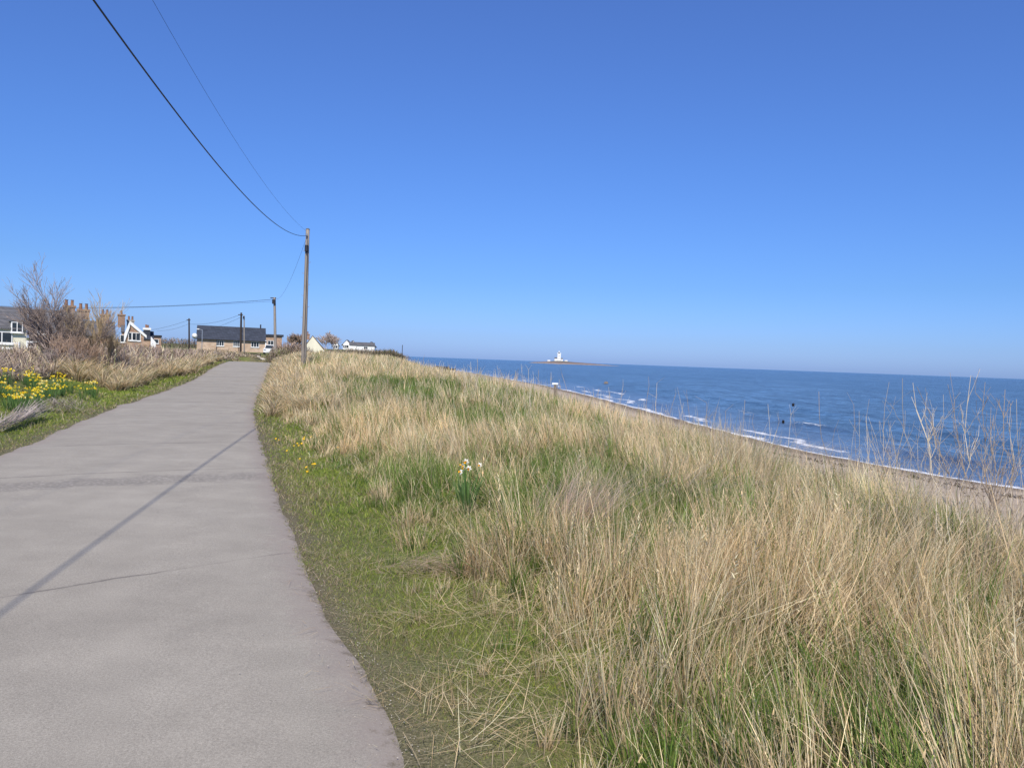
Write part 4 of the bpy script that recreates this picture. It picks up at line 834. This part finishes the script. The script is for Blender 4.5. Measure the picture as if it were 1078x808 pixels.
# small white car beyond the bend
Y = 118.; q = at(284, 369, Y); g = float(H(q[0], Y)); t = thing('parked_car', 'small white car seen from the front beyond the road bend', 'car', (q[0], Y, g+.05), .25)
MB().prism([(-.82, .25), (.82, .25), (.86, .6), (.8, .85), (-.8, .85), (-.86, .6)], -1.9, 1.9).build('body', M['carpaint'], t)
cab = MB(); cab.add([(-.76,-.9,.85),(.76,-.9,.85),(.76,1.6,.85),(-.76,1.6,.85),(-.6,-.3,1.42),(.6,-.3,1.42),(.6,1.2,1.42),(-.6,1.2,1.42)], [(4,5,6,7),(0,1,5,4),(1,2,6,5),(2,3,7,6),(3,0,4,7)]); cab.build('cabin', M['carpaint'], t)
MB().add([(-.66,-.86,.9),(.66,-.86,.9),(.54,-.36,1.37),(-.54,-.36,1.37)], [(0,1,2,3)]).build('windscreen', M['glass'], t).location.y = -.02
for s in (-1, 1):
    MB().box(s*.62-.16, s*.62+.16, -1.93, -1.88, .58, .72).build('headlight', M['galv'], t)
    for yy in (-1.2, 1.2): MB().tube([(s*.7, yy, .28), (s*.88, yy, .28)], .3, 16).build('wheel', M['tyre'], t)
MB().box(-.4, .4, -1.94, -1.88, .4, .5).build('number_plate', M['white'], t)
# thin stake on the right bank; heap of stones by fence
q = at(423.5, 363, 44); g = tp(424, 386, .3); Y = 44.; g0 = float(H(q[0], Y)); o = MB().tube([(0, 0, -.2), (.01, 0, q[2]-g0)], [.022, .018], 8).build('marker_stake', M['darktimber']); o.location = (q[0], Y, g0); tag(o, 'thin dark stake standing on the crest of the grass bank', 'stake')
def rockmesh(r, sx, sy, sz, seed):
    mb = MB(); rs = np.random.default_rng(seed); nu, nv = 9, 6
    vs_ = []; fs = []
    for j in range(nv+1):
        for i in range(nu):
            a = 2*PI*i/nu; b_ = -PI/2+PI*j/nv; k = r*rs.uniform(.75, 1.2); vs_.append((k*sx*math.cos(a)*math.cos(b_), k*sy*math.sin(a)*math.cos(b_), k*sz*math.sin(b_)))
    for j in range(nv):
        for i in range(nu): fs.append((j*nu+i, j*nu+(i+1)%nu, (j+1)*nu+(i+1)%nu, (j+1)*nu+i))
    return mb.add(vs_, fs)
for i, (px, py, r) in enumerate(((272, 377, .2), (276, 376, .24), (279, 378, .2), (274, 374.5, .24))):
    q = at(px, py, 87); g = float(H(q[0], 87)); o = rockmesh(r, 1.2, 1, .8, i).build('boulder', M['stone']); o.location = (q[0], 87, g+.12); tag(o, 'pale boulder in the heap beside the dark rail fence', 'rock', 'boulders beside the rail fence')
q = at(268, 378, 86); o = MB().tube([(-.5, 0, 0), (.1, 0, .2), (.6, .1, .42)], [.1, .09, .06], 7).build('fallen_log', M['timber']); o.location = (q[0], 86, float(H(q[0], 86))+.08); tag(o, 'pale fallen log slanting by the dark rail fence', 'log')
# ------------------------------------------------------------ the shore
# sign on post near waterline
Y = 24.; q = at(584.5, 404, Y); g = float(H(q[0], Y)); t = thing('capped_post', 'grey wooden post with a flat white cap near the surf', 'post', (q[0], Y, g)); z = q[2]-g
MB().box(-.035, .035, -.035, .035, -.3, z-.02).build('post', M['timber'], t); mb = MB(); mb.box(-.105, .09, -.07, .07, z-.02, z+.035); mb.build('cap', M['white'], t)
MB().box(.05, .075, -.02, .02, z-.6, z-.021).build('brace', M['timber'], t)
# timber groyne
Y = 232.; a = at(459, 384.2, Y); t = thing('timber_groyne', 'dark broken timber groyne running into the surf', 'groyne', (a[0], Y, -2.6))
for i in range(12): x = i*.52; hgt2 = (1.9-.1*i)*rng.uniform(.75, 1.05); MB().box(x-.12, x+.12, -.12, .12, -1, max(.6, hgt2)).build('post', M['darktimber'], t)
MB().box(-.3, 6.1, .13, .2, .5, .9).build('plank', M['darktimber'], t); MB().box(-.3, 4.1, .13, .2, 1.0, 1.4).build('plank', M['darktimber'], t)
for i, (px, py) in enumerate(((471, 391.5), (474, 392), (478, 393.2), (482, 394.4), (487, 395.6), (492, 396.8), (496, 397.2), (507, 399.5))):
    q = gz(px, py, -2.35); o = rockmesh(rng.uniform(.3, .65), 1.5, 1, .7, 40+i).build('shore_rock', M['rock']); o.location = (q[0], q[1], -2.4); tag(o, 'dark rock on the tideline beyond the grass bank', 'rock', 'rocks on the tideline')
q = gz(638, 403.5, -2.45); o = rockmesh(.42, 1.1, .9, .9, 77).build('sea_rock', M['timber']); o.location = (q[0], q[1], -2.45); tag(o, 'small brown rock alone in open water right of the island', 'rock')
# island + lighthouse
Y = 1500.; s = Y/FP; c = at(605, 383.5, Y); wv_ = []
x0 = at(556, 381, Y)[0]; x1 = at(652, 384, Y)[0]
xsn = np.linspace(x0, x1, 90); tt_ = (xsn-x0)/(x1-x0); prof = np.interp(tt_, [0, .05, .2, .33, .48, .62, .8, 1], [.0, 1.6, 4.0, 6.2, 5.0, 3.8, 2.2, 0.])*(1+.1*(vn(xsn, xsn*0, 14, 5)-.5)); rows = []
for f, zf in ((-1, 0), (-.8, .55), (-.3, 1), (.4, 1), (1, 0)):
    rows.append(np.stack([xsn, Y+f*60*np.sin(PI*np.clip(tt_*.96+.02, 0, 1))+0*xsn, -2.7+prof*zf+(.5 if zf else 0)*vn(xsn, xsn*0+f*9, 9, 6)], 1))
Vi = np.concatenate(rows); idx = np.arange(len(Vi)).reshape(5, 90); q4 = np.stack([idx[:-1, :-1], idx[:-1, 1:], idx[1:, 1:], idx[1:, :-1]], -1).reshape(-1, 4)
m, n, b = nt('island_ground'); geo = N(n, 'ShaderNodeNewGeometry'); sp = N(n, 'ShaderNodeSeparateXYZ'); n.links.new(geo.outputs['Position'], sp.inputs[0]); hz = math_(n, 'ADD', sp.outputs[2], math_(n, 'MULTIPLY', noise(n, .05, 4), 4))
c_ = ramp(n, math_(n, 'MULTIPLY', math_(n, 'ADD', hz, 2.5), .1), [(.1, (.07,.07,.08)), (.28, (.3,.25,.22)), (.45, (.2,.14,.12)), (.75, (.12,.12,.08))]); n.links.new(c_, b.inputs['Base Color']); b.inputs['Roughness'].default_value = .9
tag(link('island', npmesh('island', Vi, q4, smooth=True), m), kind='structure')
def isl(px): q = at(px, 380, Y); return q[0], float(np.interp(q[0], xsn, prof))-3.0
xq, zq = isl(588); t = thing('lighthouse', 'white lighthouse tower with lantern on the low island', 'lighthouse', (xq, Y-8, zq))
MB().box(-3.2, 3.2, -3.2, 3.2, -1, 14).build('tower', M['white'], t); p_ = MB()
p_.box(-3.6, 3.6, -3.6, 3.6, 14, 14.8)
for i in range(6):
    for j in (-3.4, 3.4): p_.box(-3.6+i*1.36, -3.6+i*1.36+.5, j-.2, j+.2, 14.8, 16)
p_.build('parapet', M['white'], t); MB().tube([(0, 0, 14.8), (0, 0, 17.5)], 1.6, 12).build('lantern', M['glass'], t); MB().tube([(0, 0, 17.5), (0, 0, 18.4), (0, 0, 20)], [1.9, 1.2, .1], 12).build('lantern_roof', M['white'], t)
for zz in (4, 9): MB().box(-.6, .6, -3.26, -3.205, zz, zz+1.8).build('window', M['glass'], t)
t2 = [(584.7, 7.5, 5, 'tall white keeper\'s house left of the lighthouse'), (591, 6, 4, 'white keeper\'s cottage right of the lighthouse'), (577.5, 3.2, 5, 'small white building at the left of the island'), (595.5, 2.8, 5.5, 'low white building right of the keeper\'s cottage')]
for px, hh, ww, lab in t2:
    xq, zq = isl(px); t = gable_house('island_building', lab, (xq, Y-12, zq), 0, ww, 5, hh*.7, hh, M['white'], M['white'] if hh < 4 else M['slate2'], 'x', .2); window(t, 0, 0, hh*.4, 1, 1.1, 1)
# ------------------------------------------------------------ light, sky, camera
EL = math.radians(44)
w = bpy.data.worlds.new('World'); S.world = w; w.use_nodes = True; n = w.node_tree
sky = n.nodes.new('ShaderNodeTexSky'); sky.sky_type = 'NISHITA'; sky.sun_disc = False; sky.sun_elevation = EL; sky.sun_rotation = math.radians(179); sky.altitude = 0; sky.air_density = 1.0; sky.dust_density = .6; sky.ozone_density = 3.0
bg = n.nodes['Background']; bg.inputs['Strength'].default_value = .098
tc = n.nodes.new('ShaderNodeTexCoord'); sx = n.nodes.new('ShaderNodeSeparateXYZ'); n.links.new(tc.outputs['Generated'], sx.inputs[0])
air = ramp(n, sx.outputs[2], [(0, (.58,.86,1.85)), (.03, (.54,.8,1.58)), (.1, (.5,.78,1.36)), (.25, (.58,.88,1.5)), (.5, (.74,1.0,1.66)), (1., (.8,1.,1.5))])
n.links.new(mix(n, sky.outputs[0], air, 1., 'MULTIPLY'), bg.inputs['Color'])
sl = bpy.data.lights.new('sun', 'SUN'); sl.energy = 5.0; sl.angle = math.radians(.5); sl.color = (1, .93, .82); so_ = bpy.data.objects.new('sun', sl); COL.objects.link(so_)
so_.rotation_euler = (PI/2-EL, 0, math.radians(1))
cd = bpy.data.cameras.new('camera'); cd.sensor_fit = 'HORIZONTAL'; cd.sensor_width = 36; cd.lens = FP/1078*36; cd.clip_start = .05; cd.clip_end = 60000
cam = bpy.data.objects.new('camera', cd); COL.objects.link(cam); S.camera = cam
from mathutils import Matrix
Bk = -FW
cam.matrix_world = Matrix(((RT[0], UP[0], Bk[0], 0), (RT[1], UP[1], Bk[1], 0), (RT[2], UP[2], Bk[2], CH), (0, 0, 0, 1)))
S.view_settings.view_transform = 'Standard'; S.view_settings.look = 'None'; S.view_settings.exposure = 0; S.view_settings.gamma = 1
S.render.engine = 'CYCLES'; S.cycles.max_bounces = 6; S.cycles.transparent_max_bounces = 4
